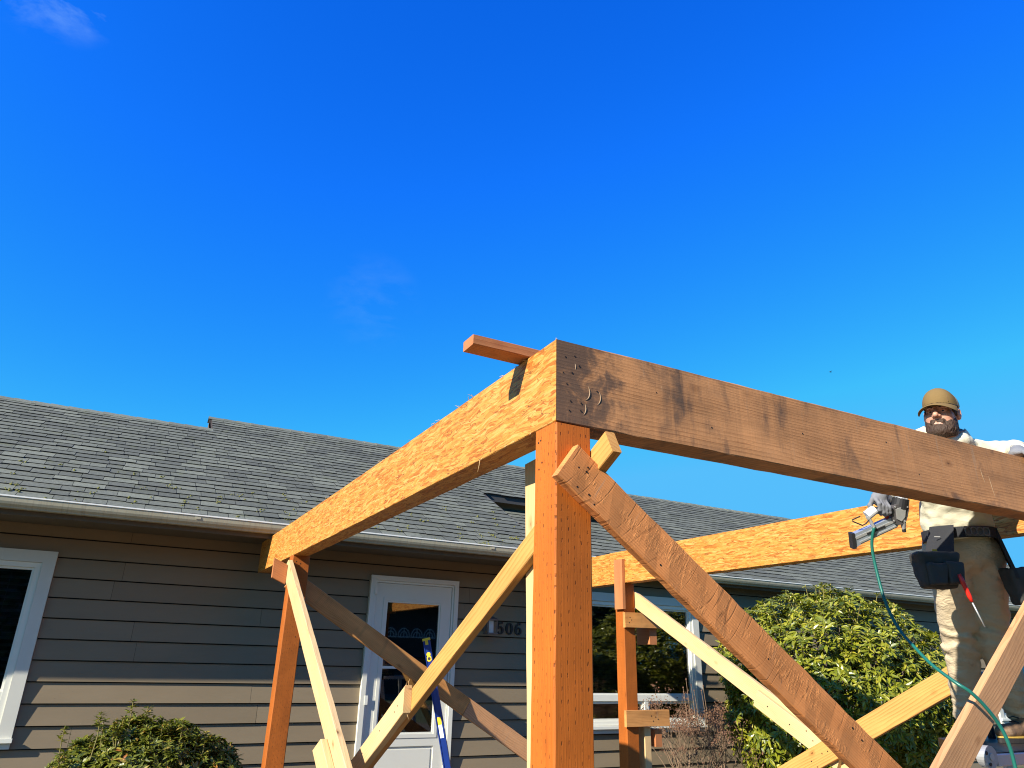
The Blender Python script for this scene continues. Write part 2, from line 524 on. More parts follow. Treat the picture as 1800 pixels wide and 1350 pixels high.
M['magazine'] = plain('magazine_alloy', (0.44, 0.49, 0.55), 0.4, 0.55, var=0.12, vscale=25)
M['gunblack'] = plain('gun_rubber', (0.02, 0.02, 0.022), 0.5)
M['gungrey'] = plain('gun_grey', (0.13, 0.12, 0.12), 0.4, 0.4)
M['gunred'] = plain('gun_red', (0.45, 0.03, 0.02), 0.4)
M['hose'] = plain('green_hose', (0.012, 0.125, 0.095), 0.35)
M['lvlblue'] = plain('level_blue', (0.006, 0.030, 0.19), 0.3, 0.2, var=0.15)
M['lvlyellow'] = plain('level_yellow', (0.85, 0.55, 0.02), 0.4, var=0.05)
M['lvlwhite'] = plain('level_white', (0.78, 0.80, 0.82), 0.4)
M['redtool'] = plain('red_handle', (0.75, 0.025, 0.012), 0.35, var=0.08)
M['yellowtool'] = plain('yellow_handle', (0.72, 0.40, 0.02), 0.45)


def cloth(name, col, lo, weave=700, fold=14, foldamt=0.5, rough=0.9, stain=None):
    t = NT(name)
    tc, v, j = obj_coord(t, False)
    n = t.noise(v, 5.5, 5, 0.6)
    c = t.mix(n, lo, col)
    if stain:
        s = t.step(t.noise(v, 9, 5, 0.65), 0.60, 0.74)
        c = t.mix(t.math('MULTIPLY', s, 0.5), c, stain)
    t.l.new(c, t.b.inputs['Base Color'])
    t.b.inputs['Roughness'].default_value = rough
    t.b.inputs['Specular IOR Level'].default_value = 0.15
    f = t.noise(t.mapping(v, (1, 1, 2.2)), fold, 3, 0.5, 0.8)
    w = t.noise(v, weave, 2)
    t.bump(t.math('ADD', t.math('MULTIPLY', f, foldamt), t.math('MULTIPLY', w, 0.03)), 0.6, 0.012)
    return t.m


M['hoodie'] = cloth('cream_fleece', (0.66, 0.62, 0.46), (0.56, 0.52, 0.37), fold=16)
M['hoodgrey'] = cloth('grey_fleece', (0.20, 0.19, 0.185), (0.15, 0.145, 0.14))
M['trouser'] = cloth('khaki_canvas', (0.62, 0.50, 0.33), (0.50, 0.395, 0.245), fold=24, foldamt=1.0, stain=(0.30, 0.215, 0.14))
M['glove'] = cloth('grey_glove', (0.23, 0.235, 0.25), (0.17, 0.175, 0.19), fold=40, foldamt=0.3)
M['capolive'] = cloth('olive_cap', (0.215, 0.140, 0.056), (0.165, 0.105, 0.040), fold=30, foldamt=0.1)
M['capmesh'] = cloth('cap_mesh', (0.46, 0.40, 0.29), (0.36, 0.31, 0.22), weave=400, fold=60, foldamt=0.15)
M['boot'] = cloth('boot_leather', (0.23, 0.145, 0.085), (0.13, 0.08, 0.045), fold=25, rough=0.6, stain=(0.36, 0.27, 0.18))
M['sole'] = plain('boot_sole', (0.02, 0.017, 0.015), 0.8)
M['welt'] = plain('boot_welt', (0.50, 0.32, 0.06), 0.6)
M['eyewhite'] = plain('eye_white', (0.55, 0.52, 0.48), 0.25)
M['iris'] = plain('eye_iris', (0.03, 0.02, 0.015), 0.2)


def skin_mat():
    t = NT('skin')
    tc, v, j = obj_coord(t, False)
    n = t.noise(v, 18, 4, 0.6)
    c = t.mix(n, (0.50, 0.235, 0.155), (0.62, 0.33, 0.225))
    t.l.new(c, t.b.inputs['Base Color'])
    t.b.inputs['Roughness'].default_value = 0.5
    t.b.inputs['Subsurface Weight'].default_value = 0.12
    t.b.inputs['Subsurface Radius'].default_value = (0.012, 0.005, 0.003)
    t.bump(t.noise(v, 240, 3), 0.2, 0.001)
    return t.m


def hair_mat():
    t = NT('beard_hair')
    tc, v, j = obj_coord(t, False)
    n = t.noise(t.mapping(v, (230, 230, 60)), 1.0, 3, 0.7)
    n2 = t.noise(v, 26, 3)
    c = t.mix(n, (0.010, 0.006, 0.004), (0.070, 0.034, 0.014))
    c = t.mix(t.math('MULTIPLY', n2, 0.35), c, (0.075, 0.032, 0.013))
    t.l.new(c, t.b.inputs['Base Color'])
    t.b.inputs['Roughness'].default_value = 0.65
    t.bump(n, 0.9, 0.004)
    return t.m


M['skin'] = skin_mat()
M['hair'] = hair_mat()
M['lip'] = plain('lip', (0.32, 0.12, 0.09), 0.5)


def glass_mat(name, refl=1.0, tint=0.6):
    t = NT(name)
    g = t.node('ShaderNodeBsdfGlossy')
    g.inputs['Roughness'].default_value = 0.015
    g.inputs['Color'].default_value = (refl, refl, refl, 1)
    tr = t.node('ShaderNodeBsdfTransparent')
    tr.inputs['Color'].default_value = (tint, tint, tint, 1)
    fr = t.node('ShaderNodeFresnel')
    fr.inputs['IOR'].default_value = 1.52
    f = t.math('ADD', t.math('MULTIPLY', fr.outputs[0], 1.7), 0.03, True)
    m = t.node('ShaderNodeMixShader')
    t.l.new(f, m.inputs[0])
    t.l.new(tr.outputs[0], m.inputs[1])
    t.l.new(g.outputs[0], m.inputs[2])
    t.l.new(m.outputs[0], t.out.inputs['Surface'])
    return t.m


M['pane'] = glass_mat('window_glass')


def leaf_mat(name, stops, rough=0.32):
    t = NT(name)
    at = t.node('ShaderNodeAttribute', attribute_name='tint')
    c = t.ramp(at.outputs['Fac'], stops)
    t.l.new(c, t.b.inputs['Base Color'])
    t.b.inputs['Roughness'].default_value = rough
    t.b.inputs['Specular IOR Level'].default_value = 0.5
    tl = t.node('ShaderNodeBsdfTranslucent')
    t.l.new(t.mix(1.0, c, (1.2, 1.3, 0.5), 'MULTIPLY'), tl.inputs['Color'])
    m = t.node('ShaderNodeMixShader')
    m.inputs[0].default_value = 0.16
    t.l.new(t.b.outputs[0], m.inputs[1])
    t.l.new(tl.outputs[0], m.inputs[2])
    t.l.new(m.outputs[0], t.out.inputs['Surface'])
    return t.m


M['rhodo'] = leaf_mat('rhododendron_leaf', [(0.0, (0.036, 0.060, 0.008)), (0.35, (0.140, 0.165, 0.012)), (0.7, (0.280, 0.280, 0.020)), (0.92, (0.42, 0.36, 0.035)), (1.0, (0.50, 0.41, 0.12))])
M['pieris'] = leaf_mat('pieris_leaf', [(0.0, (0.036, 0.055, 0.010)), (0.4, (0.135, 0.155, 0.018)), (0.75, (0.21, 0.215, 0.028)), (0.9, (0.32, 0.23, 0.04)), (1.0, (0.36, 0.12, 0.025))])
M['farleaf'] = leaf_mat('far_leaf', [(0.0, (0.018, 0.035, 0.014)), (1.0, (0.06, 0.09, 0.03))], 0.6)
M['bark'] = plain('bark', (0.12, 0.09, 0.07), 0.9, var=0.3, vscale=20, bump=0.5)
M['twig'] = plain('twig_bark', (0.20, 0.130, 0.075), 0.85, var=0.35, vscale=30)
M['stemred'] = plain('stem', (0.20, 0.17, 0.045), 0.7)
M['dryflower'] = plain('dry_flower', (0.17, 0.085, 0.045), 0.9, var=0.5, vscale=30)
M['moss'] = plain('moss', (0.16, 0.155, 0.03), 0.95, var=0.5, vscale=40, bump=0.6, bscale=200)


def ground_mat():
    t = NT('ground_soil_grass')
    g = t.node('ShaderNodeNewGeometry')
    v = g.outputs['Position']
    n = t.noise(v, 0.35, 5, 0.6)
    n2 = t.noise(v, 25, 4, 0.7)
    a = t.mix(n2, (0.05, 0.07, 0.02), (0.10, 0.12, 0.04))
    b = t.mix(n2, (0.09, 0.065, 0.042), (0.17, 0.13, 0.09))
    t.l.new(t.mix(t.step(n, 0.44, 0.54), b, a), t.b.inputs['Base Color'])
    t.b.inputs['Roughness'].default_value = 0.95
    t.bump(n2, 0.5, 0.03)
    return t.m


M['ground'] = ground_mat()
M['concrete'] = plain('concrete', (0.12, 0.10, 0.08), 0.85, var=0.2, vscale=3, bump=0.2, bscale=80)
M['darksiding'] = plain('dark_siding', (0.055, 0.042, 0.034), 0.8)
M['farroof'] = plain('far_roof', (0.06, 0.06, 0.06), 0.9)
M['garage'] = plain('garage_white', (0.66, 0.66, 0.64), 0.5)
M['lampmetal'] = plain('lamp_metal', (0.16, 0.155, 0.15), 0.4, 0.6)
M['lampglass'] = plain('lamp_glass', (0.62, 0.62, 0.60), 0.2)


# ------------------------------------------------------------------ object helpers
def tag(o, label=None, cat=None, group=None, kind=None):
    if label:
        o['label'] = label
    if cat:
        o['category'] = cat
    if group:
        o['group'] = group
    if kind:
        o['kind'] = kind
    return o


ROOTLOC = {}


def empty(name, loc):
    o = bpy.data.objects.new(name, None)
    o.empty_display_size = 0.2
    o.location = loc
    COL.objects.link(o)
    ROOTLOC[o] = Matrix.Translation(Vector(loc))
    return o


def world_of(o):
    if o in ROOTLOC:
        return ROOTLOC[o]
    return o.matrix_basis.copy()


def link(o, parent, mw=None):
    """place o at mw (eye-relative world matrix) under parent"""
    mw = mw if mw is not None else Matrix.Identity(4)
    ROOTLOC[o] = mw
    if parent is not None:
        o.parent = parent
        o.matrix_parent_inverse = ROOTLOC[parent].inverted()
    o.matrix_basis = mw
    COL.objects.link(o)
    return o


def mesh_obj(name, verts, faces, mat, parent=None, mw=None, smooth=False, tint=None, mats=None, fmat=None):
    me = bpy.data.meshes.new(name)
    if isinstance(verts, np.ndarray):
        verts = verts.tolist()
    if isinstance(faces, np.ndarray):
        faces = faces.tolist()
    me.from_pydata(verts, [], faces)
    for m in (mats or [mat]):
        me.materials.append(m)
    if fmat is not None:
        me.polygons.foreach_set('material_index', np.asarray(fmat, dtype=np.int32))
    if smooth:
        me.polygons.foreach_set('use_smooth', np.ones(len(me.polygons), dtype=bool))
    if tint is not None:
        a = me.attributes.new('tint', 'FLOAT', 'POINT')
        a.data.foreach_set('value', np.asarray(tint, dtype=np.float32))
    me.update()
    o = bpy.data.objects.new(name, me)
    return link(o, parent, mw)


class MB:
    """collects simple solids into one mesh"""

    def __init__(s):
        s.v, s.f, s.m = [], [], []
        s.cur = 0

    def add(s, vs, fs):
        b = len(s.v)
        s.v += [tuple(p) for p in vs]
        s.f += [tuple(i + b for i in f) for f in fs]
        s.m += [s.cur] * len(fs)
        return s

    def box(s, lo, hi, mat=None, ch=0.0):
        (x0, y0, z0), (x1, y1, z1) = lo, hi
        vs = [(x0, y0, z0), (x1, y0, z0), (x1, y1, z0), (x0, y1, z0), (x0, y0, z1), (x1, y0, z1), (x1, y1, z1), (x0, y1, z1)]
        if mat is not None:
            vs = [mat @ Vector(p) for p in vs]
        return s.add(vs, [(0, 3, 2, 1), (4, 5, 6, 7), (0, 1, 5, 4), (1, 2, 6, 5), (2, 3, 7, 6), (3, 0, 4, 7)])

    def tube(s, pts, rad, n=8, caps=True):
        pts = [Vector(p) for p in pts]
        if not isinstance(rad, (list, tuple)):
            rad = [rad] * len(pts)
        t0 = (pts[1] - pts[0]).normalized()
        ref = Vector((0, 0, 1)) if abs(t0.z) < 0.9 else Vector((1, 0, 0))
        nx = t0.cross(ref).normalized()
        b = len(s.v)
        for i, p in enumerate(pts):
            t = (pts[min(i + 1, len(pts) - 1)] - pts[max(i - 1, 0)]).normalized()
            nx = (nx - t * nx.dot(t)).normalized()
            ny = t.cross(nx)
            for k in range(n):
                a = 2 * math.pi * k / n
                s.v.append(tuple(p + (nx * math.cos(a) + ny * math.sin(a)) * rad[i]))
        for i in range(len(pts) - 1):
            for k in range(n):
                k2 = (k + 1) % n
                s.f.append((b + i * n + k, b + i * n + k2, b + (i + 1) * n + k2, b + (i + 1) * n + k))
                s.m.append(s.cur)
        if caps:
            s.f.append(tuple(b + k for k in reversed(range(n))))
            s.f.append(tuple(b + (len(pts) - 1) * n + k for k in range(n)))
            s.m += [s.cur, s.cur]
        return s

    def prism(s, poly, axis_pt, ex, ey, ez, depth):
        """polygon (2d) in plane ex,ey at axis_pt, extruded by depth along ez"""
        n = len(poly)
        o = Vector(axis_pt)
        a = [o + ex * p[0] + ey * p[1] for p in poly]
        c = [p + ez * depth for p in a]
        fs = [tuple(range(n)), tuple(reversed(range(n, 2 * n)))]
        fs += [(i, i + n, (i + 1) % n + n, (i + 1) % n) for i in range(n)]
        return s.add(a + c, fs)

    def build(s, name, mat, parent=None, mw=None, smooth=False, mats=None):
        return mesh_obj(name, s.v, s.f, mat, parent, mw, smooth, None, mats, s.m if mats else None)


def fix_normals(o):
    import bmesh
    bm = bmesh.new()
    bm.from_mesh(o.data)
    bmesh.ops.recalc_face_normals(bm, faces=bm.faces)
    bm.to_mesh(o.data)
    bm.free()
    return o


def board(name, mat, p0, p1, w, t, wdir, parent, ch=0.003, jit=0.0008, seg=None, cut0=0.0, cut1=0.0, label=None):
    """a length of sawn timber: local x along it, y across the width, z through the thickness.
    cut0/cut1 shear the ends (m of offset across the width)."""
    p0, p1 = Vector(p0), Vector(p1)
    X = (p1 - p0)
    L = X.length
    X.normalize()
    Y = Vector(wdir)
    Y = (Y - X * Y.dot(X)).normalized()
    Z = X.cross(Y)
    mw = Matrix((X, Y, Z)).transposed().to_4x4()
    mw.translation = p0
    hw, ht = w / 2, t / 2
    c = ch
    sec = [(-hw + c, -ht), (hw - c, -ht), (hw, -ht + c), (hw, ht - c), (hw - c, ht), (-hw + c, ht), (-hw, ht - c), (-hw, -ht + c)]
    n = seg or max(2, int(L / 0.12))
    vs, fs = [], []
    r = random.Random(int((p0.x * 131 + p0.y * 17 + p0.z * 7 + L * 97) * 1000))
    bow = r.uniform(-1, 1) * 0.0012 * L
    for i in range(n + 1):
        f = i / n
        x = f * L
        b = bow * 4 * f * (1 - f)
        for (y, z) in sec:
            xs = x
            if i == 0:
                xs += cut0 * (y / hw) + (c * 0.5 if False else 0)
            elif i == n:
                xs += cut1 * (y / hw)
            vs.append((xs, y + b + r.uniform(-jit, jit), z + r.uniform(-jit, jit)))
    for i in range(n):
        for k in range(8):
            k2 = (k + 1) % 8
            fs.append((i * 8 + k, i * 8 + k2, (i + 1) * 8 + k2, (i + 1) * 8 + k))
    fs.append(tuple(reversed(range(8))))
    fs.append(tuple(n * 8 + k for k in range(8)))
    o = mesh_obj(name, vs, fs, mat, parent, mw)
    fix_normals(o)
    if label:
        o['label'] = label
    return o


# ------------------------------------------------------------------ surface nets for organic shapes
def surface_net(fn, lo, hi, h):
    lo, hi = np.array(lo, float), np.array(hi, float)
    n = np.ceil((hi - lo) / h).astype(int) + 1
    xs = [lo[k] + np.arange(n[k]) * h for k in range(3)]
    P = np.stack(np.meshgrid(*xs, indexing='ij'), -1).astype(np.float32)
    F = fn(P)
    ins = F < 0
    c = [ins[i:n[0] - 1 + i, j:n[1] - 1 + j, k:n[2] - 1 + k] for i in (0, 1) for j in (0, 1) for k in (0, 1)]
    s = sum(a.astype(np.int8) for a in c)
    act = (s > 0) & (s < 8)
    idx = -np.ones(act.shape, dtype=np.int64)
    cells = np.argwhere(act)
    idx[act] = np.arange(len(cells))
    acc = np.zeros((len(cells), 3))
    cnt = np.zeros(len(cells))
    corners = [(i, j, k) for i in (0, 1) for j in (0, 1) for k in (0, 1)]
    for a in range(8):
        for b in range(a + 1, 8):
            d = np.abs(np.array(corners[a]) - corners[b])
            if d.sum() != 1:
                continue
            ca, cb = cells + corners[a], cells + corners[b]
            fa, fb = F[tuple(ca.T)], F[tuple(cb.T)]
            m = (fa < 0) != (fb < 0)
            t = fa[m] / (fa[m] - fb[m])
            acc[m] += ca[m] + (cb[m] - ca[m]) * t[:, None]
            cnt[m] += 1
    V = lo + acc / cnt[:, None] * h
    faces = []
    for ax in range(3):
        u, v = (ax + 1) % 3, (ax + 2) % 3
        sl0 = [slice(1, n[k] - 1) for k in range(3)]
        sl0[ax] = slice(0, n[ax] - 1)
        sl1 = list(sl0)
        sl1[ax] = slice(1, n[ax])
        A, B = ins[tuple(sl0)], ins[tuple(sl1)]
        for sgn, mm in ((1, A & ~B), (-1, ~A & B)):
            e = np.argwhere(mm)
            e[:, u] += 1
            e[:, v] += 1
            q = []
            for du, dv in ((0, 0), (-1, 0), (-1, -1), (0, -1)):
                cc = e.copy()
                cc[:, u] += du
                cc[:, v] += dv
                q.append(idx[tuple(cc.T)])
            q = np.stack(q, 1)
            faces.append(q if sgn == 1 else q[:, ::-1])
    return V, np.concatenate(faces)


def smin(a, b, k):
    h = np.clip(0.5 + 0.5 * (b - a) / k, 0, 1)
    return b + (a - b) * h - k * h * (1 - h)


def s_ell(P, c, r):
    q = (P - np.array(c, np.float32)) / np.array(r, np.float32)
    k = np.sqrt((q ** 2).sum(-1))
    return (k - 1) * min(r)


def s_cap(P, a, b, ra, rb):
    a, b = np.array(a, np.float32), np.array(b, np.float32)
    ab = b - a
    t = np.clip(((P - a) @ ab) / (ab @ ab), 0, 1)
    return np.sqrt(((P - a - t[..., None] * ab) ** 2).sum(-1)) - (ra + (rb - ra) * t)


def vnoise(P, scale, seed=0):
    """smooth value noise, -1..1"""
    r = np.random.default_rng(seed)
    T = r.uniform(-1, 1, (32, 32, 32)).astype(np.float32)
    q = P * scale
    i = np.floor(q).astype(int)
    f = q - i
    f = f * f * (3 - 2 * f)
    out = 0
    for a in (0, 1):
        for b in (0, 1):
            for c in (0, 1):
                w = (f[..., 0] if a else 1 - f[..., 0]) * (f[..., 1] if b else 1 - f[..., 1]) * (f[..., 2] if c else 1 - f[..., 2])
                out = out + w * T[(i[..., 0] + a) % 32, (i[..., 1] + b) % 32, (i[..., 2] + c) % 32]
    return out

# ================================================================== THE SETTING
g = 400
tag(mesh_obj('ground', [(-g, -g, -EYE), (g, -g, -EYE), (g, g, -EYE), (-g, g, -EYE)], [(0, 1, 2, 3)], M['ground']), kind='structure')
pm = MB()
pm.box((-0.9, 1.2, -EYE + 0.004), (6.2, 7.85, -EYE + 0.05))
tag(pm.build('patio', M['concrete']), kind='structure')

W = 7.93                     # front plane of the siding
house = empty('house', (5, 9.5, -EYE))
tag(house, 'long single storey house with taupe lap siding and grey shingle roof', 'house')

# ---- wall body with openings, planks in front
OPEN = [(-2.35, -0.61, -0.836, 0.807), (2.40, 3.46, -1.36, 0.822), (4.95, 7.10, -0.83, 0.825), (13.75, 15.6, -0.83, 0.825)]
X0, X1, Z0, Z1 = -3.4, 19.0, -1.42, 1.14


def subtract_rects(x0, x1, z0, z1, holes):
    rects = [(x0, x1, z0, z1)]
    for hx0, hx1, hz0, hz1 in holes:
        out = []
        for a, b, c, d in rects:
            if hx1 <= a or hx0 >= b or hz1 <= c or hz0 >= d:
                out.append((a, b, c, d))
                continue
            if a < hx0:
                out.append((a, hx0, c, d))
            if hx1 < b:
                out.append((hx1, b, c, d))
            m0, m1 = max(a, hx0), min(b, hx1)
            if c < hz0:
                out.append((m0, m1, c, hz0))
            if hz1 < d:
                out.append((m0, m1, hz1, d))
        rects = out
    return rects


shr = 0.03
holes = [(a + shr, b - shr, c + shr, d - shr) for a, b, c, d in OPEN]
mb = MB()
for a, b, c, d in subtract_rects(X0, X1, -EYE, Z1, holes):
    mb.box((a, W + 0.045, c), (b, W + 0.12, d))
mb.box((X0, W + 0.12, -EYE), (X0 + 0.1, 14.6, Z1))
mb.box((X1 - 0.1, W + 0.12, -EYE), (X1, 14.6, Z1))
mb.box((X0 + 0.1, 14.5, -EYE), (X1 - 0.1, 14.6, Z1))
wall = mb.build('wall', M['sheath'], house)

EXPO = 0.1785
k = 0
zb = 0.757 + EXPO * 2
rj = random.Random(5)
JOINTS = {}
while zb > Z0 - EXPO:
    zt = zb + EXPO + 0.025
    ztop = min(zb + EXPO, Z1)
    # butt joints
    xs = [X0]
    x = X0 + rj.uniform(0.8, 3.6)
    if k == 11:
        x = -0.18
    if k == 9:
        x = 1.3
    while x < X1:
        xs.append(x)
        x += rj.choice([2.4, 3.0, 3.66, 3.66, 4.2])
    xs.append(X1)
    for i in range(len(xs) - 1):
        for a, b, c, d in subtract_rects(xs[i] + 0.0012, xs[i + 1] - 0.0012, zb, ztop, holes):
            if c < zb + 1e-4:
                c += 0.0105
            f0, f1 = (c - zb) / EXPO, (d - zb) / EXPO
            dy = rj.uniform(-0.001, 0.001)
            yb, yt = W + 0.022 * f0 + dy, W + 0.022 * f1 + dy
            lap = 0.0
            n = max(1, int((b - a) / 0.6))
            vs, fs = [], []
            for q in range(n + 1):
                xx = a + (b - a) * q / n
                wv = 0.0012 * math.sin(xx * 2.3 + k * 1.7) + 0.0007 * math.sin(xx * 6.1 + k)
                vs += [(xx, yb + wv, c), (xx, yt + wv * 0.4, d + lap), (xx, yt + 0.008 + wv * 0.4, d + lap), (xx, yb + 0.008 + wv, c)]
            for q in range(n):
                for e in range(4):
                    fs.append((q * 4 + e, q * 4 + (e + 1) % 4, q * 4 + 4 + (e + 1) % 4, q * 4 + 4 + e))
            fs += [(0, 1, 2, 3), tuple(n * 4 + e for e in (3, 2, 1, 0))]
            cx, cz = (a + b) / 2, (c + d) / 2
            vs = [(p[0] - cx, p[1] - W, p[2] - cz) for p in vs]
            fix_normals(mesh_obj('plank', vs, fs, M['siding'], wall, Matrix.Translation((cx, W, cz))))
    zb -= EXPO
    k += 1


# ---- windows
def framed(name, mat, parent, x0, x1, z0, z1, w, y0, y1, ws=None):
    """four mitred members round a rectangle, outer size given; ws = (l, r, b, t) widths"""
    l, r, b, t = ws or (w, w, w, w)
    m = MB()
    O = [(x0, z0), (x1, z0), (x1, z1), (x0, z1)]
    I = [(x0 + l, z0 + b), (x1 - r, z0 + b), (x1 - r, z1 - t), (x0 + l, z1 - t)]
    for i in range(4):
        j = (i + 1) % 4
        q = [O[i], O[j], I[j], I[i]]
        vs = [(p[0], y0, p[1]) for p in q] + [(p[0], y1, p[1]) for p in q]
        m.add(vs, [(0, 1, 2, 3), (7, 6, 5, 4), (0, 4, 5, 1), (1, 5, 6, 2), (2, 6, 7, 3), (3, 7, 4, 0)])
    return m.build(name, mat, parent)


def slab(name, mat, parent, x0, x1, y0, y1, z0, z1):
    return MB().box((x0, y0, z0), (x1, y1, z1)).build(name, mat, parent)


def window(x0, x1, z0, z1, midz, mull=None, sill=True, label=None):
    o = framed('window', M['casing'], house, x0, x1, z0, z1, 0.105, W - 0.022, W + 0.05, (0.105, 0.105, 0.085, 0.105))
    if label:
        o['label'] = label
    ix0, ix1, iz0, iz1 = x0 + 0.105, x1 - 0.105, z0 + 0.085, z1 - 0.105
    framed('frame', M['vinyl'], o, ix0 + 0.002, ix1 - 0.002, iz0 + 0.002, iz1 - 0.002, 0.045, W - 0.006, W + 0.07)
    fx0, fx1, fz0, fz1 = ix0 + 0.047, ix1 - 0.047, iz0 + 0.047, iz1 - 0.047
    slab('meeting_rail', M['vinyl'], o, fx0, fx1, W - 0.002, W + 0.07, midz - 0.034, midz + 0.034)
    framed('sash', M['white'], o, fx0 + 0.001, fx1 - 0.001, midz + 0.035, fz1 - 0.001, 0.02, W + 0.012, W + 0.06)
    slab('pane', M['pane'], o, fx0 + 0.02, fx1 - 0.02, W + 0.038, W + 0.042, midz + 0.054, fz1 - 0.02)
    if mull:
        slab('mullion', M['white'], o, mull - 0.03, mull + 0.03, W + 0.0, W + 0.065, fz0, midz - 0.035)
        spans = [(fx0, mull - 0.031), (mull + 0.031, fx1)]
    else:
        spans = [(fx0, fx1)]
    for a, b in spans:
        framed('sash', M['vinyl'], o, a + 0.001, b - 0.001, fz0 + 0.001, midz - 0.036, 0.028, W + 0.014, W + 0.06)
        slab('pane', M['pane'], o, a + 0.028, b - 0.028, W + 0.036, W + 0.040, fz0 + 0.028, midz - 0.062)
    # blinds and dark room behind
    z = fz1 - 0.03
    zstop = fz0 + 0.02
    i = 0
    while z > zstop:
        m = MB()
        tilt = 0.012
        m.add([(fx0 + 0.02, W + 0.095, z - tilt), (fx1 - 0.02, W + 0.095, z - tilt), (fx1 - 0.02, W + 0.135, z + tilt), (fx0 + 0.02, W + 0.135, z + tilt),
               (fx0 + 0.02, W + 0.095, z - tilt + 0.003), (fx1 - 0.02, W + 0.095, z - tilt + 0.003), (fx1 - 0.02, W + 0.135, z + tilt + 0.003), (fx0 + 0.02, W + 0.135, z + tilt + 0.003)],
              [(0, 3, 2, 1), (4, 5, 6, 7), (0, 1, 5, 4), (1, 2, 6, 5), (2, 3, 7, 6), (3, 0, 4, 7)])
        m.build('blind_slat', M['blind'], o)
        z -= 0.058
        i += 1
    for cx in (fx0 + 0.18, (fx0 + fx1) / 2, fx1 - 0.18):
        MB().tube([(cx, W + 0.092, fz0), (cx, W + 0.092, fz1)], 0.0025, 5).build('blind_cord', M['blind'], o)
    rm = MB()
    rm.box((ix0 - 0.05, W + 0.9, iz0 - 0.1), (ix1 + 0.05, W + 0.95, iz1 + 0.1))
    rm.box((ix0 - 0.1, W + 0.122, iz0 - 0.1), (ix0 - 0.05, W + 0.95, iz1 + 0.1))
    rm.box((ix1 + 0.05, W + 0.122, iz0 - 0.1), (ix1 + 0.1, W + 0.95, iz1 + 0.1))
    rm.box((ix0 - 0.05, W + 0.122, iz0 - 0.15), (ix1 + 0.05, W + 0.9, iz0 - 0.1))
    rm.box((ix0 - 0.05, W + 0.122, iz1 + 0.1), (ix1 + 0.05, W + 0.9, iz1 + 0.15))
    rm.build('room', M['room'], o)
    if sill:
        slab('sill', M['white'], o, x0 - 0.01, x1 + 0.01, W - 0.05, W - 0.023, z0 + 0.05, z0 + 0.082)
    return o


window(*OPEN[0], -0.425, label='white trimmed window left of the door')
window(*OPEN[2], -0.435, 6.165, label='wide white trimmed window behind the leafless shrub')
window(*OPEN[3], -0.435, 14.6)

# ---- storm door
dx0, dx1, dz0, dz1 = OPEN[1]
door = framed('door', M['doorwhite'], house, dx0, dx1, dz0, dz1, 0.05, W - 0.035, W + 0.05, (0.05, 0.05, 0.02, 0.05))
door['label'] = 'white storm door with a tall glass pane'
framed('jamb', M['white'], door, dx0 + 0.052, dx1 - 0.052, dz0 + 0.022, dz1 - 0.052, 0.022, W - 0.02, W + 0.05)
lx0, lx1, lz0, lz1 = dx0 + 0.078, dx1 - 0.078, dz0 + 0.05, dz1 - 0.078
gx0, gx1, gz0, gz1 = 2.607, 3.25, -0.785, 0.545
leaf = MB()
for a, b, c, d in subtract_rects(lx0, lx1, lz0, lz1, [(gx0 - 0.04, gx1 + 0.04, gz0 - 0.04, gz1 + 0.05), (lx0 + 0.12, lx1 - 0.12, lz0 + 0.1, gz0 - 0.12)]):
    leaf.box((a, W - 0.008, c), (b, W + 0.03, d))
leaf.build('door_leaf', M['doorwhite'], door)
framed('glass_frame', M['doorwhite'], door, gx0 - 0.04, gx1 + 0.04, gz0 - 0.04, gz1 + 0.05, 0.036, W - 0.014, W + 0.03)
framed('bead', M['white'], door, gx0 - 0.0035, gx1 + 0.0035, gz0 - 0.0035, gz1 + 0.0135, 0.016, W - 0.004, W + 0.025)
slab('crossbar', M['white'], door, gx0, gx1, W - 0.002, W + 0.02, -0.144, -0.118)
slab('pane', M['pane'], door, gx0, gx1, W + 0.012, W + 0.0155, gz0, -0.144)
slab('pane', M['pane'], door, gx0, gx1, W + 0.012, W + 0.0155, -0.118, gz1)
px0, px1, pz0, pz1 = lx0 + 0.12, lx1 - 0.12, lz0 + 0.1, gz0 - 0.12
framed('panel_moulding', M['doorwhite'], door, px0, px1, pz0, pz1, 0.03, W + 0.004, W + 0.03)
slab('panel', M['doorwhite'], door, px0 + 0.03, px1 - 0.03, W - 0.002, W + 0.03, pz0 + 0.03, pz1 - 0.03)
hm = MB()
hm.box((3.285, W - 0.05, -0.30), (3.315, W - 0.0085, -0.16))
hm.tube([(3.30, W - 0.05, -0.19), (3.30, W - 0.075, -0.19), (3.24, W - 0.08, -0.20)], 0.011, 8)
hm.build('handle', M['black'], door)
for hz in (0.62, 0.2, -0.5, -1.0):
    slab('hinge', M['white'], door, dx0 + 0.045, dx0 + 0.078, W - 0.042, W - 0.0355, hz, hz + 0.09)
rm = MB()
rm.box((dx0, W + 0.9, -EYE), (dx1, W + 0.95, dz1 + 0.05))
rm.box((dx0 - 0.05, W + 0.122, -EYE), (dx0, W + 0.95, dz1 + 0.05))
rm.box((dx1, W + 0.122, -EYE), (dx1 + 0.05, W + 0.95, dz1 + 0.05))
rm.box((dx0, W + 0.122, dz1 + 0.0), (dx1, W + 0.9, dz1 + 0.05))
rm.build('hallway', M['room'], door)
slab('threshold', M['alu'], door, dx0, dx1, W - 0.06, W - 0.036, dz0 - 0.06, dz0 - 0.01)
tag(slab('door_step', M['concrete'], None, 2.1, 3.8, W - 0.9, W - 0.03, -EYE + 0.05, dz0 - 0.061), kind='structure')

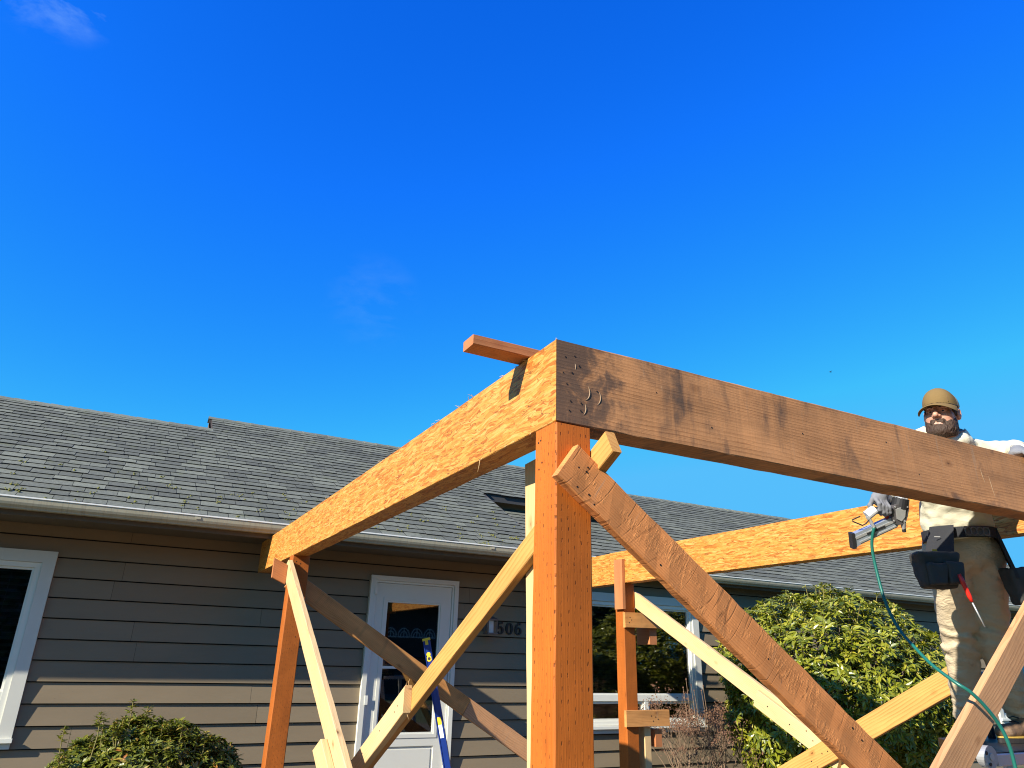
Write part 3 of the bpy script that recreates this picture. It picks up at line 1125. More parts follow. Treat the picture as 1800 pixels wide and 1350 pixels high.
# ---- roof
SL = 0.541
TH = math.atan(SL)
CT, ST = math.cos(TH), math.sin(TH)
YA, ZA = 7.30, 1.18                # eave line of the left roof
YC = 7.74                          # eave of the right part, set back
DC = 1.165 - (ZA + SL * (YC - YA))  # its plane lies lower
XS = 4.34                          # where the two meet
UPY = 9.27
R1, R2, R3 = 10.48, 11.15, 11.33


def zroof(y, dz=0.0):
    return ZA + SL * (y - YA) + dz


roof_m = MB()


def deck(x0, x1, y0, y1, dz, th=0.11):
    zs0, zs1 = zroof(y0, dz), zroof(y1, dz)
    roof_m.add([(x0, y0, zs0 - th), (x1, y0, zs0 - th), (x1, y1, zs1 - th), (x0, y1, zs1 - th), (x0, y0, zs0), (x1, y0, zs0), (x1, y1, zs1), (x0, y1, zs1)],
               [(0, 3, 2, 1), (4, 5, 6, 7), (0, 1, 5, 4), (1, 2, 6, 5), (2, 3, 7, 6), (3, 0, 4, 7)])


def back(x0, x1, yr, dz, th=0.11):
    zr = zroof(yr, dz)
    ye = yr + 3.6
    ze = zr - SL * 3.6
    roof_m.add([(x0, yr + 0.002, zr - th), (x1, yr + 0.002, zr - th), (x1, ye, ze - th), (x0, ye, ze - th), (x0, yr + 0.002, zr), (x1, yr + 0.002, zr), (x1, ye, ze), (x0, ye, ze)],
               [(0, 3, 2, 1), (4, 5, 6, 7), (0, 1, 5, 4), (1, 2, 6, 5), (2, 3, 7, 6), (3, 0, 4, 7)])


XL, XE, XR = -3.7, 6.9, 19.3
XB = 0.645
deck(XL, XS, YA, R1, 0)
deck(XB, XS, R1 + 0.001, R2, 0)
deck(XS + 0.001, XE, UPY, R2, 0)
deck(XS + 0.003, XR, YC, R3, DC)
back(XL, XB, R1, 0)
back(XB + 0.001, XE, R2, 0)
back(XE + 0.002, XR, R3, DC)
roof = roof_m.build('roof', M['deck'], house)
fix_normals(roof)
# trim boards of the roof: rake, step fascia, the small gable where the ridge rises
m = MB()
m.add([(XB, R1, zroof(R1)), (XB, R2, zroof(R2)), (XB, R2 + (R2 - R1), zroof(R1)),
       (XB + 0.03, R1, zroof(R1)), (XB + 0.03, R2, zroof(R2)), (XB + 0.03, R2 + (R2 - R1), zroof(R1))],
      [(0, 1, 2), (5, 4, 3), (0, 3, 4, 1), (1, 4, 5, 2), (2, 5, 3, 0)])
m.build('gable_end', M['soffit'], roof)
m = MB()
m.box((XS + 0.05, UPY + 0.16, zroof(UPY, DC) - 0.02), (XE - 0.05, UPY + 0.19, zroof(UPY) - 0.02))
m.build('step_wall', M['siding'], roof)
m = MB()
for i in range(12):
    y0, y1 = YA + (UPY - YA) * i / 12, YA + (UPY - YA) * (i + 1) / 12
    if i:
        m.add([(XS + 0.004, y0, zroof(y0) - 0.16), (XS + 0.004, y1, zroof(y1) - 0.16), (XS + 0.004, y1, zroof(y1) - 0.004), (XS + 0.004, y0, zroof(y0) - 0.004),
               (XS + 0.03, y0, zroof(y0) - 0.16), (XS + 0.03, y1, zroof(y1) - 0.16), (XS + 0.03, y1, zroof(y1) - 0.004), (XS + 0.03, y0, zroof(y0) - 0.004)],
              [(0, 1, 2, 3), (7, 6, 5, 4), (0, 4, 5, 1), (2, 6, 7, 3)])
m.build('rake_board', M['soffit'], roof)
slab('fascia', M['soffit'], roof, XL, XS, YA - 0.022, YA - 0.001, 1.02, 1.155)
slab('fascia', M['soffit'], roof, XS + 0.03, XR, YC - 0.022, YC - 0.001, 1.01, 1.14)
slab('soffit', M['soffit'], roof, XL, XS, YA, W - 0.003, 1.045, 1.058)
slab('soffit', M['soffit'], roof, XS + 0.032, XR, YC, W - 0.003, 1.035, 1.048)

# shingles
EX = 0.143
WID = [0.15, 0.19, 0.23, 0.27, 0.31]
SH_MESH = {}


def shingle_verts(w):
    g2 = 0.0022
    b, t = 0.0, EX + 0.035
    x0, x1 = g2, w - g2
    return [(x0, b, 0.004), (x1, b, 0.004), (x1, t, -0.002), (x0, t, -0.002), (x0, b, 0.0135), (x1, b, 0.0135), (x1, t, 0.0012), (x0, t, 0.0012)]


SH_F = [(0, 3, 2, 1), (4, 5, 6, 7), (0, 1, 5, 4), (1, 2, 6, 5), (2, 3, 7, 6), (3, 0, 4, 7)]
rs = random.Random(21)
sh = []


def shingle_area(x0, x1, y0, y1, dz):
    n = int(round((y1 - y0) / CT / EX))
    for r in range(n):
        s = r * EX
        y = y0 + s * CT
        x = x0 - rs.uniform(0, 0.25)
        while x < x1:
            w = rs.choice(WID)
            a, b = max(x, x0), min(x + w, x1)
            if b - a > 0.03:
                ys = y + rs.choice((0, 0, 0.006, 0.014, -0.008))
                sh.append((a, b - a, ys, zroof(ys, dz) + rs.choice((0, 0, 0.003)), min(s, 99), rs.random() * rs.uniform(0.6, 1), r))
            x += w


shingle_area(XL, XS, YA - 0.025, R1 - 0.02, 0)
shingle_area(XB + 0.02, XS, YA - 0.025 + int(round((R1 - 0.02 - (YA - 0.025)) / CT / EX)) * EX * CT, R2 - 0.02, 0)
shingle_area(XS, XE, UPY - 0.03, R2 - 0.02, 0)
shingle_area(XS + 0.035, XR, YC - 0.025, R3 - 0.02, DC)


def rank(q):
    a, w, y, z = q[:4]
    P = Vector((a + w / 2, y, z))
    d = P.dot(CF)
    px, py = 900 + 1242.95 * P.dot(CR) / d, 675 - 1242.95 * P.dot(CU) / d
    if not (-5 < px < 1805) or (470 < px and py > 1790 - 1.0 * px - 380 and 480 < px < 960 and py > 936 - 0.683 * (px - 480) and py < 1010 - 0.5 * (px - 480)):
        return 0
    return w / d ** 2 * (1 if abs(px - 985) > 70 else 0.01)


sh.sort(key=rank, reverse=True)
ROT = Matrix.Rotation(TH, 4, 'X')
for i, (a, w, y, z, s, tn, r) in enumerate(sh[:300]):
    key = (round(w, 2), int(tn * 5))
    if key not in SH_MESH:
        me = bpy.data.meshes.new('shingle')
        me.from_pydata(shingle_verts(max(0.03, key[0])), [], SH_F)
        me.materials.append(M['shingle'])
        me.materials.append(M['asphalt'])
        me.polygons.foreach_set('material_index', np.array([1, 0, 1, 1, 1, 1], dtype=np.int32))
        at = me.attributes.new('tint', 'FLOAT', 'POINT')
        at.data.foreach_set('value', np.full(8, (key[1] + 0.5) / 5, dtype=np.float32))
        me.update()
        SH_MESH[key] = me
    o = bpy.data.objects.new('shingle', SH_MESH[key])
    link(o, roof, Matrix.Translation((a, y, z)) @ ROT @ Matrix.Rotation(rs.uniform(-0.004, 0.004), 4, 'Z'))
V, Fc, T = [], [], []
for (a, w, y, z, s, tn, r) in sh[300:]:
    mt = Matrix.Translation((a, y, z)) @ ROT @ Matrix.Rotation(rs.uniform(-0.004, 0.004), 4, 'Z')
    b = len(V)
    V += [tuple(mt @ Vector(p)) for p in shingle_verts(w)]
    Fc += [tuple(i + b for i in f) for f in SH_F]
    T += [tn] * 8
tag(mesh_obj('shingles', V, Fc, None, roof, tint=T, mats=[M['shingle'], M['asphalt']], fmat=[1, 0, 1, 1, 1, 1] * (len(Fc) // 6)), kind='stuff')


def ridge(x0, x1, yr, dz):
    x = x0
    zr = zroof(yr, dz)
    while x < x1:
        L = min(0.205, x1 - x)
        m = MB()
        hw = 0.12
        pr = [(-hw, -hw * SL), (0, 0), (hw, -hw * SL)]
        for (lo_, hi_) in ((0.004, 0.014),):
            vs = []
            for xx, up in ((x, 0.012), (x + L + 0.03, 0.003)):
                for (yy, zz) in pr:
                    vs.append((xx, yr + yy, zr + zz + up))
                for (yy, zz) in pr:
                    vs.append((xx, yr + yy, zr + zz + up + 0.009))
            m.add(vs, [(0, 1, 4, 3), (1, 2, 5, 4), (9, 10, 7, 6), (10, 11, 8, 7), (3, 4, 10, 9), (4, 5, 11, 10), (0, 3, 9, 6), (2, 8, 11, 5), (0, 6, 7, 1), (1, 7, 8, 2)])
        o = mesh_obj('ridge_cap', m.v, m.f, M['shingle'], roof, tint=[rs.uniform(0.5, 1.0)] * len(m.v))
        fix_normals(o)
        x += 0.2


ridge(XL, XB, R1, 0)
ridge(XB - 0.02, XE, R2, 0)
ridge(XE, 16.0, R3, DC)
# moss tufts along the lower courses
V, Fc = [], []
ico = [(0, 0, 1), (0.89, 0, 0.3), (0.28, 0.85, 0.3), (-0.72, 0.53, 0.3), (-0.72, -0.53, 0.3), (0.28, -0.85, 0.3), (0, 0, -0.5)]
icf = [(0, 1, 2), (0, 2, 3), (0, 3, 4), (0, 4, 5), (0, 5, 1), (6, 2, 1), (6, 3, 2), (6, 4, 3), (6, 5, 4), (6, 1, 5)]
for i in range(110):
    r = int(abs(rs.gauss(0, 5)))
    x = rs.choice([rs.uniform(-1.2, 1.6), rs.uniform(1.5, 4.3)])
    y = YA - 0.025 + (r + rs.uniform(0, 0.35)) * EX * CT
    for q in range(rs.randint(2, 6)):
        c = Vector((x + rs.gauss(0, 0.018), y + rs.gauss(0, 0.02), 0))
        c.z = zroof(c.y) + 0.01
        sz = rs.uniform(0.006, 0.016)
        b = len(V)
        V += [tuple(c + Vector(p) * sz * rs.uniform(0.7, 1.3)) for p in ico]
        Fc += [tuple(e + b for e in f) for f in icf]
tag(mesh_obj('moss', V, Fc, M['moss'], roof, smooth=True), kind='stuff')


# ---- gutters
def gutter(x0, x1, y, ztop, zbot):
    """K-style gutter, front at y"""
    sec = [(y + 0.10, zbot), (y + 0.035, zbot), (y + 0.03, zbot + 0.012), (y + 0.012, zbot + 0.03), (y + 0.004, zbot + 0.05), (y, ztop - 0.02), (y, ztop - 0.0125),
           (y + 0.004, ztop - 0.0125), (y + 0.004, ztop - 0.02), (y + 0.01, zbot + 0.05), (y + 0.018, zbot + 0.034), (y + 0.036, zbot + 0.018), (y + 0.096, zbot + 0.008), (y + 0.096, ztop - 0.02), (y + 0.10, ztop - 0.02)]
    root = None
    x = x0
    seams = []
    m = MB()
    n = len(sec)
    vs = [(x0, a, b) for a, b in sec] + [(x1, a, b) for a, b in sec]
    m.add(vs, [tuple(range(n)), tuple(reversed(range(n, 2 * n)))] + [(i, i + n, (i + 1) % n + n, (i + 1) % n) for i in range(n)])
    root = m.build('gutter', M['gutter'], house)
    fix_normals(root)
    slab('lip', M['gutterlip'], root, x0, x1, y - 0.006, y + 0.012, ztop - 0.0124, ztop)
    x = x0 + 1.1
    while x < x1:
        slab('seam', M['gutter'], root, x, x + 0.05, y - 0.0025, y - 0.0001, zbot + 0.06, ztop - 0.0205)
        x += 3.05
    return root


gutter(XL, 4.9, YA - 0.127, 1.163, 1.062)
gutter(5.02, XR, YC - 0.127, 1.146, 1.05)
# vent pipe
vp = MB()
vp.tube([(20.6 * 0.86, 10.3, zroof(10.3, DC) - 0.05), (20.6 * 0.86, 10.3, zroof(10.3, DC) + 0.55)], 0.05, 12)
vp.build('vent_pipe', M['alu'], roof)


# ---- house number and lantern
def stroke(pts, closed=False):
    """list of (x, z, width) -> strip polygon verts/faces in x,z"""
    P = [Vector((p[0], p[1])) for p in pts]
    n = len(P)
    L, Rr = [], []
    for i in range(n):
        a = P[(i - 1) % n] if closed or i else P[i]
        b = P[(i + 1) % n] if closed or i < n - 1 else P[i]
        t = (b - a).normalized()
        nn = Vector((-t.y, t.x)) * pts[i][2] / 2
        L.append(P[i] + nn)
        Rr.append(P[i] - nn)
    return L, Rr


def add_stroke(m, pts, ox, oz, y, th, closed=False):
    L, Rr = stroke(pts, closed)
    n = len(L)
    vs = [(ox + p.x, y, oz + p.y) for p in L] + [(ox + p.x, y, oz + p.y) for p in Rr]
    vs += [(a, b + th, c) for a, b, c in vs]
    fs = []
    for i in range(n if closed else n - 1):
        j = (i + 1) % n
        fs += [(i, j, n + j, n + i), (2 * n + i, 3 * n + i, 3 * n + j, 2 * n + j), (i, 2 * n + i, 2 * n + j, j), (n + i, n + j, 3 * n + j, 3 * n + i)]
    m.add(vs, fs)


def arc(cx, cz, rx, rz, a0, a1, n, w0, w1):
    out = []
    for i in range(n + 1):
        a = math.radians(a0 + (a1 - a0) * i / n)
        f = abs(math.cos(a))
        out.append((cx + rx * math.cos(a), cz + rz * math.sin(a), w0 + (w1 - w0) * f ** 1.5))
    return out


num = empty('house_number', (4.16, W - 0.01, 0.318))
tag(num, 'black house number 506 fixed on the taupe siding beside the lantern', 'house number')
for ch, ox in (('5', 4.035), ('0', 4.155), ('6', 4.275)):
    m = MB()
    oz, yy, th = 0.325, W - 0.012, 0.018
    if ch == '0':
        a = arc(0, 0, 0.034, 0.062, 0, 360, 28, 0.010, 0.028)[:-1]
        add_stroke(m, a, ox, oz, yy, th, True)
    elif ch == '6':
        a = arc(0, -0.024, 0.033, 0.038, 0, 360, 24, 0.011, 0.025)[:-1]
        add_stroke(m, a, ox, oz, yy, th, True)
        a = [(0.03, 0.052, 0.02), (0.02, 0.064, 0.014), (0.003, 0.064, 0.012), (-0.018, 0.046, 0.017), (-0.030, 0.018, 0.022), (-0.034, -0.02, 0.025)]
        add_stroke(m, a, ox, oz, yy + 0.0005, th)
    else:
        a = arc(-0.004, -0.022, 0.034, 0.040, 150, -150, 22, 0.011, 0.026)
        add_stroke(m, a, ox, oz, yy, th)
        add_stroke(m, [(-0.028, 0.0, 0.010), (-0.026, 0.06, 0.010)], ox, oz, yy + 0.0005, th)
        add_stroke(m, [(-0.031, 0.057, 0.016), (0.03, 0.062, 0.018)], ox, oz, yy + 0.001, th)
    o = m.build('digit', M['digit'], num)
    fix_normals(o)

lant = empty('wall_lantern', (3.86, W, 0.34))
tag(lant, 'small grey glass wall lantern mounted on siding beside the door', 'lantern')
m = MB()
m.box((3.80, W - 0.012, 0.29), (3.90, W + 0.012, 0.44))
m.build('back_plate', M['lampmetal'], lant)
m = MB()
m.box((3.835, W - 0.12, 0.415), (3.865, W - 0.0125, 0.43))
m.build('arm', M['lampmetal'], lant)
m = MB()
for a, b in ((3.785, -0.185), (3.895, -0.185), (3.785, -0.075), (3.895, -0.075)):
    m.box((a, W + b, 0.265), (a + 0.01, W + b + 0.01, 0.40))
m.box((3.78, W - 0.19, 0.25), (3.91, W - 0.06, 0.2645))
m.box((3.775, W - 0.195, 0.4005), (3.915, W - 0.055, 0.414))
m.add([(3.775, W - 0.195, 0.4145), (3.915, W - 0.195, 0.4145), (3.915, W - 0.055, 0.4145), (3.775, W - 0.055, 0.4145), (3.845, W - 0.125, 0.455)], [(0, 1, 4), (1, 2, 4), (2, 3, 4), (3, 0, 4), (3, 2, 1, 0)])
m.build('cage', M['lampmetal'], lant)
m = MB()
m.tube([(3.845, W - 0.125, 0.2655), (3.845, W - 0.125, 0.399)], 0.036, 12)
m.build('globe', M['lampglass'], lant, smooth=False)

# ================================================================== PORCH FRAME
frame = empty('porch_frame', (2.9, 4.0, -EYE))
tag(frame, 'unfinished wooden porch frame of posts, beams and temporary braces', 'porch frame')
ZB, ZT = 0.745, 1.047
H = 0.14


def member(name, mat, p0, p1, w, t, wdir, label=None, cz0=0.0, cz1=0.0, **kw):
    o = board(name, M[mat], p0, p1, w, t, wdir, frame, label=label, **kw)
    if cz0 or cz1:
        me = o.data
        L = (Vector(p1) - Vector(p0)).length
        for v in me.vertices:
            if v.co.x < 1e-4:
                v.co.x += cz0 * v.co.z
            elif v.co.x > L - 1e-4:
                v.co.x += cz1 * v.co.z
        me.update()
    return o


Z0G = -EYE + 0.05
# posts
member('post', 'post', (1.238, 2.001, Z0G), (1.238, 2.001, ZB - 0.004), H, H, (1, 0, 0), 'orange treated corner post under the dark beam', ch=0.005, seg=26)
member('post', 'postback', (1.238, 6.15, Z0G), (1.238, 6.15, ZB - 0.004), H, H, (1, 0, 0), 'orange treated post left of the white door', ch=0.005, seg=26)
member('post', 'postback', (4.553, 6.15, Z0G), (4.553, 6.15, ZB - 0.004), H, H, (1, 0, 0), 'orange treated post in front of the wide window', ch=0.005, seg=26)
member('post', 'post', (4.553, 2.001, Z0G), (4.553, 2.001, ZB - 0.004), H, H, (1, 0, 0), ch=0.005, seg=26)
# beams: the two side beams are strand lumber, the front one a reused timber; mitred at the corner
BT = 0.122
member('beam', 'lsl', (1.168 + BT / 2, 1.931 + BT / 2, (ZB + ZT) / 2), (1.168 + BT / 2, 7.80, (ZB + ZT) / 2), ZT - ZB, BT, (0, 0, 1),
       'golden strand lumber beam running from corner post to the eave', cz0=1.0, ch=0.002, seg=48)
member('beam', 'timber', (1.168 + BT / 2, 1.930 + BT / 2, (ZB + ZT) / 2), (4.75, 1.930 + BT / 2, (ZB + ZT) / 2), ZT - ZB, BT, (0, 0, 1),
       'dark weathered timber beam across the front', cz0=-1.0, ch=0.003, jit=0.0014, seg=40)
member('beam', 'lsl', (4.483 + BT / 2, 2.056, (ZB + ZT) / 2 + 0.008), (4.483 + BT / 2, 6.30, (ZB + ZT) / 2 + 0.008), ZT - ZB + 0.016, BT, (0, 0, 1),
       'golden strand lumber beam behind the worker', ch=0.002, seg=40)
member('beam', 'lsl', (4.483 + BT / 2, 6.303, (ZB + ZT) / 2 + 0.006), (4.483 + BT / 2, 7.78, (ZB + ZT) / 2 + 0.006), ZT - ZB + 0.012, BT, (0, 0, 1), ch=0.002, seg=12)
# loose joist end lying over the corner
member('joist', 'red', (0.938, 2.172, ZT + 0.022), (1.262, 2.172, ZT + 0.022), 0.089, 0.04, (0, 1, 0), 'short board sticking out over the corner')
# braces
member('brace', 'rough2x6', (1.191, 1.911, 0.606), (4.03, 1.911, -1.43), 0.139, 0.038, (0, 0, 1), 'rough sawn brown brace nailed to front of corner post', jit=0.0018, seg=60)
member('brace', 'fir', (1.3275, 1.83, 0.672), (1.3275, 5.80, -1.426), 0.089, 0.038, (0, 0, 1), 'golden brace sloping down towards the house')
member('brace', 'pine', (1.2885, 3.481, -0.195), (1.2885, 4.205, -0.585), 0.106, 0.038, (0, 0, 1), 'pale splice board nailed along the golden brace', cut0=-0.028)
member('brace', 'browned', (1.2885, 4.10, -0.60), (1.2885, 5.55, -1.385), 0.12, 0.037, (0, 0, 1))
member('brace', 'browned', (1.20, 6.24, 0.56), (2.86, 6.24, -0.414), 0.15, 0.038, (0, 0, 1), 'brown brace passing in front of the door')
member('brace', 'pinkish', (2.863, 6.24, -0.416), (4.45, 6.24, -1.347), 0.15, 0.038, (0, 0, 1))
member('brace', 'pine', (1.149, 6.14, 0.655), (1.149, 2.45, -1.40), 0.150, 0.037, (0, 0, 1), 'pale brace sloping forward from the post left of the door', cut0=0.05)
member('brace', 'pine', (1.111, 4.33, -0.475), (1.111, 3.1, -1.15), 0.14, 0.037, (0, 0, 1), cut0=0.05)
member('block', 'red', (1.018, 6.06, 0.625), (1.128, 6.06, 0.577), 0.140, 0.038, (0, 0, 1), cut0=-0.031, cut1=-0.031)
member('stake', 'pine', (1.366, 2.425, 0.74), (1.366, 2.31, -1.445), 0.095, 0.037, (0, 1, 0), 'pale stake behind the corner post')
member('block', 'red', (4.464, 6.11, 0.487), (4.464, 6.11, 0.978), 0.14, 0.037, (0, 1, 0))
member('block', 'browned', (4.470, 6.06, 0.385), (4.98, 6.06, 0.392), 0.145, 0.037, (0, 0, 1))
member('block', 'red', (4.845, 6.082, 0.243), (4.845, 6.30, 0.243), 0.16, 0.088, (0, 0, 1))
member('block', 'browned', (4.452, 6.06, -0.512), (4.972, 6.06, -0.508), 0.145, 0.037, (0, 0, 1))
member('block', 'red', (4.86, 6.082, -0.69), (4.86, 6.27, -0.69), 0.155, 0.075, (0, 0, 1))
member('stake', 'pine', (4.735, 6.14, -0.59), (4.735, 6.14, -1.445), 0.10, 0.075, (0, 1, 0))
member('brace', 'pine', (4.6495, 6.12, 0.605), (4.6495, 2.35, -1.345), 0.140, 0.037, (0, 0, 1), 'pale brace sloping down from the post by the wide window')
member('brace', 'pine', (4.6115, 4.52, -0.245), (4.6115, 3.80, -0.612), 0.128, 0.037, (0, 0, 1))
member('brace', 'fir', (4.573, 2.80, -0.013), (4.573, 5.2, -1.237), 0.140, 0.037, (0, 0, 1), 'bright brace rising behind the worker')
member('brace', 'pinkish', (1.75, 2.092, -1.445), (4.47, 2.092, 0.554), 0.139, 0.037, (0, 0, 1), 'pinkish brown brace rising in front of the worker', seg=50)
member('brace', 'pine', (1.90, 2.1300, -1.300), (3.105, 2.1300, -0.414), 0.139, 0.037, (0, 0, 1), cut1=-0.09)

# nail holes, scars and crescent hammer marks on the front timber
m = MB()
for (x, z, r) in ((1.205, 0.985, .005), (1.243, 0.996, .005), (1.262, 0.962, .006), (1.232, 0.93, .006), (1.195, 0.925, .004), (1.21, 0.885, .0045),
                  (1.335, 0.882, .005), (1.225, 0.825, .005), (1.268, 0.825, .005), (1.22, 0.79, .005), (1.266, 0.797, .005), (1.60, 0.93, .004), (1.86, 0.84, .005),
                  (2.36, 0.9, .005), (2.9, 0.95, .006), (3.1, 0.83, .005)):
    m.tube([(x, 1.9292, z), (x, 1.9286, z)], r * 0.62, 8)
tag(m.build('nail_holes', M['hole'], frame), kind='stuff')
m = MB()
for (cx, cz, r, a0, a1) in ((1.278, 0.872, .027, -75, 45), (1.322, 0.862, .028, -60, 35), (1.262, 0.81, .026, -50, 30), (1.225, 0.955, .022, -20, 30)):
    pts = [(cx + r * math.cos(math.radians(a0 + (a1 - a0) * i / 8)), 1.9302, cz + r * 1.25 * math.sin(math.radians(a0 + (a1 - a0) * i / 8))) for i in range(9)]
    m.tube(pts, [0.0004 + 0.0015 * math.sin(math.pi * i / 8) for i in range(9)], 6)
rr2 = random.Random(3)
for (x, z0, z1) in ((1.62, .98, .93), (1.655, .95, .90), (3.6, .93, .86), (3.66, .90, .80)):
    m.tube([(x, 1.9300, z0), (x + 0.006, 1.9300, (z0 + z1) / 2), (x + 0.016, 1.9300, z1)], [.0003, .0013, .0004], 5)
tag(m.build('scars', M['scar'], frame), kind='stuff')
m = MB()
for (x, z) in ((1.232, .585), (1.268, .59), (1.205, .545), (1.262, .575), (1.27, .50), (1.225, .52), (1.29, .47), (1.55, .30), (2.0, .02), (2.38, -.2), (2.42, -.24)):
    m.tube([(x, 1.8926, z), (x, 1.8911, z)], 0.0032, 8)
for (y, z) in ((3.56, -.23), (3.6, -.26), (3.8, -.36), (4.05, -.49)):
    m.tube([(1.2707, y, z), (1.2690, y, z)], 0.004, 8)
for (y, z) in ((4.4, -.3), (4.2, -.41), (4.05, -.44), (4.0, -.5), (3.9, -.54)):
    m.tube([(4.5935, y, z), (4.5915, y, z)], 0.005, 8)
for (y, z) in ((3.9, -.57), (3.85, -.55), (4.0, -.63), (3.95, -.66)):
    m.tube([(4.5555, y, z), (4.5535, y, z)], 0.005, 8)
for (x, z) in ((4.53, .41), (4.55, .385), (4.52, .36), (4.75, -.49), (4.8, -.5), (4.83, -.52), (4.77, -.535)):
    m.tube([(x, 6.0425, z), (x, 6.0405, z)], 0.006, 8)
for (x, z) in ((1.20, .69), (1.235, .675), (1.225, .66), (1.27, .11)):
    m.tube([(x, 6.081, z), (x, 6.079, z)], 0.004, 8)
for (y, z) in ((2.03, .70), (2.045, .695), (2.02, .62), (2.04, .60)):
    m.tube([(1.1685, y, z), (1.1665, y, z)], 0.0035, 8)
tag(m.build('nail_heads', M['hole'], frame), kind='stuff')
# torn splinters on the cut ends and beam edges
m = MB()
rr2 = random.Random(9)
for (p, d, L) in (((1.19, 1.96, ZT), (-.3, 0, 1), .02), ((1.175, 1.95, ZT), (.5, 0, 1), .016), ((1.167, 2.62, ZT - .002), (-1, .1, .3), .025), ((1.167, 2.52, ZB + .001), (-.15, .0, -1), .055),
                  ((1.285, 3.47, -.135), (0, -.3, 1), .03), ((1.27, 3.475, -.14), (0, -.6, 1), .02), ((1.28, 3.45, -.26), (.5, 0, -1), .025)):
    p, d = Vector(p), Vector(d).normalized()
    m.tube([p, p + d * L * .5 + Vector((rr2.gauss(0, .003), rr2.gauss(0, .003), 0)), p + d * L], [.0016, .0012, .0004], 5)
for i in range(60):
    y = rr2.uniform(2.0, 7.2)
    zz = rr2.choice([ZT, ZB])
    p = Vector((1.1675, y, zz + (-.001 if zz == ZT else .001)))
    d = Vector((-.4, rr2.uniform(-1, 1), rr2.uniform(-.2, .6) * (1 if zz == ZT else -1))).normalized()
    m.tube([p, p + d * rr2.uniform(.006, .022)], [.0016, .0004], 5)
tag(m.build('splinters', M['pine'], frame), kind='stuff')

# ================================================================== spirit level
lv0, lv1 = Vector((2.745, 5.95, Z0G)), Vector((2.412, 6.165, 0.14))
lv = empty('spirit_level', lv0)
tag(lv, 'long blue spirit level with yellow end cap leaning in front of the door', 'spirit level')
LX = (lv1 - lv0).normalized()
LY = Vector((0.80, -0.6, 0))
LY = (LY - LX * LY.dot(LX)).normalized()
LZ = LX.cross(LY)
lm = Matrix((LX, LY, LZ)).transposed().to_4x4()
lm.translation = lv0
LL = (lv1 - lv0).length
a = MB()
a.box((0.012, -0.030, -0.0125), (LL - 0.02, -0.021, 0.0125)).box((0.012, 0.021, -0.0125), (LL - 0.02, 0.030, 0.0125))
o = a.build('flange', M['lvlblue'], lv, lm)
a = MB()
a.box((0.012, -0.0208, -0.006), (LL - 0.02, 0.0208, 0.006))
a.build('web', M['lvlblue'], lv, lm)
a = MB()
a.box((LL - 0.0198, -0.032, -0.0145), (LL, 0.032, 0.0145)).box((LL - 0.055, -0.012, -0.0075), (LL - 0.02, 0.014, 0.0075))
a.build('end_cap', M['lvlyellow'], lv, lm)
a = MB()
a.box((0, -0.032, -0.0145), (0.0118, 0.032, 0.0145))
a.build('end_cap', M['lvlyellow'], lv, lm)
a = MB()
a.tube([(LL - 0.17, 0.0, -0.009), (LL - 0.17, 0.0, 0.009)], 0.024, 16)
a.tube([(LL - 0.135, 0.0, -0.0085), (LL - 0.135, 0.0, 0.0085)], 0.018, 16)
a.build('vial_ring', M['lvlyellow'], lv, lm)
a = MB()
a.tube([(LL - 0.17, 0.0, -0.0105), (LL - 0.17, 0.0, 0.0105)], 0.013, 12)
a.build('vial', M['black'], lv, lm)
a = MB()
a.box((LL - 0.70, -0.016, -0.0065), (LL - 0.64, 0.016, 0.0065))
a.build('sticker', M['lvlyellow'], lv, lm)
a = MB()
a.box((LL - 0.80, -0.016, -0.0065), (LL - 0.7005, 0.016, 0.0065))
a.build('sticker', M['lvlwhite'], lv, lm)

# ================================================================== PLANTS


def leaf_card(L, w, droop, fold, r):
    """one leaf along +x, z up: 8 verts"""
    xs = [0, 0.38, 0.72, 1.0]
    hw = [0.12, 1.0, 0.78, 0.0]
    V = []
    for f, h in zip(xs, hw):
        z = -droop * L * f * f
        V.append((f * L, 0, z))
    for f, h in ((0.38, 1.0), (0.72, 0.8)):
        z = -droop * L * f * f + fold * w * h
        V.append((f * L, w * h / 2, z))
        V.append((f * L, -w * h / 2, z))
    F = [(0, 1, 4), (0, 5, 1), (1, 2, 6, 4), (1, 5, 7, 2), (2, 3, 6), (2, 7, 3)]
    return np.array(V), F


def whorl(r, L, n, bud=False):
    """a tuft of leaves round a shoot tip, axis +z"""
    V, F, T = [], [], []
    base = r.random()
    for i in range(n):
        a = 2 * math.pi * (i + r.uniform(-0.3, 0.3)) / n * (1.0 if i < n else 1)
        el = r.uniform(-0.25, 0.75)
        l = L * r.uniform(0.7, 1.15)
        lv_, lf = leaf_card(l, l * r.uniform(0.28, 0.36), r.uniform(0.0, 0.35), r.uniform(0.05, 0.22), r)
        roll = r.uniform(-0.5, 0.5)
        Rm = np.array(Matrix.Rotation(a, 3, 'Z') @ Matrix.Rotation(-el, 3, 'Y') @ Matrix.Rotation(roll, 3, 'X'))
        lv_ = lv_ @ Rm.T + np.array([0, 0, r.uniform(-0.25, 0.1) * L])
        b = len(V)
        V += lv_.tolist()
        F += [tuple(q + b for q in f) for f in lf]
        T += [min(0.9, max(0, r.gauss(0.45, 0.22)))] * len(lv_)
    if bud:
        b = len(V)
        h = L * 0.35
        V += [(0, 0, h), (0.07 * L, 0, h * .45), (0, 0.07 * L, h * .45), (-0.07 * L, 0, h * .45), (0, -0.07 * L, h * .45), (0, 0, 0)]
        F += [tuple(q + b for q in f) for f in ((0, 1, 2), (0, 2, 3), (0, 3, 4), (0, 4, 1), (5, 2, 1), (5, 3, 2), (5, 4, 3), (5, 1, 4))]
        T += [r.uniform(0.9, 1.0)] * 6
    return np.array(V), F, np.array(T)


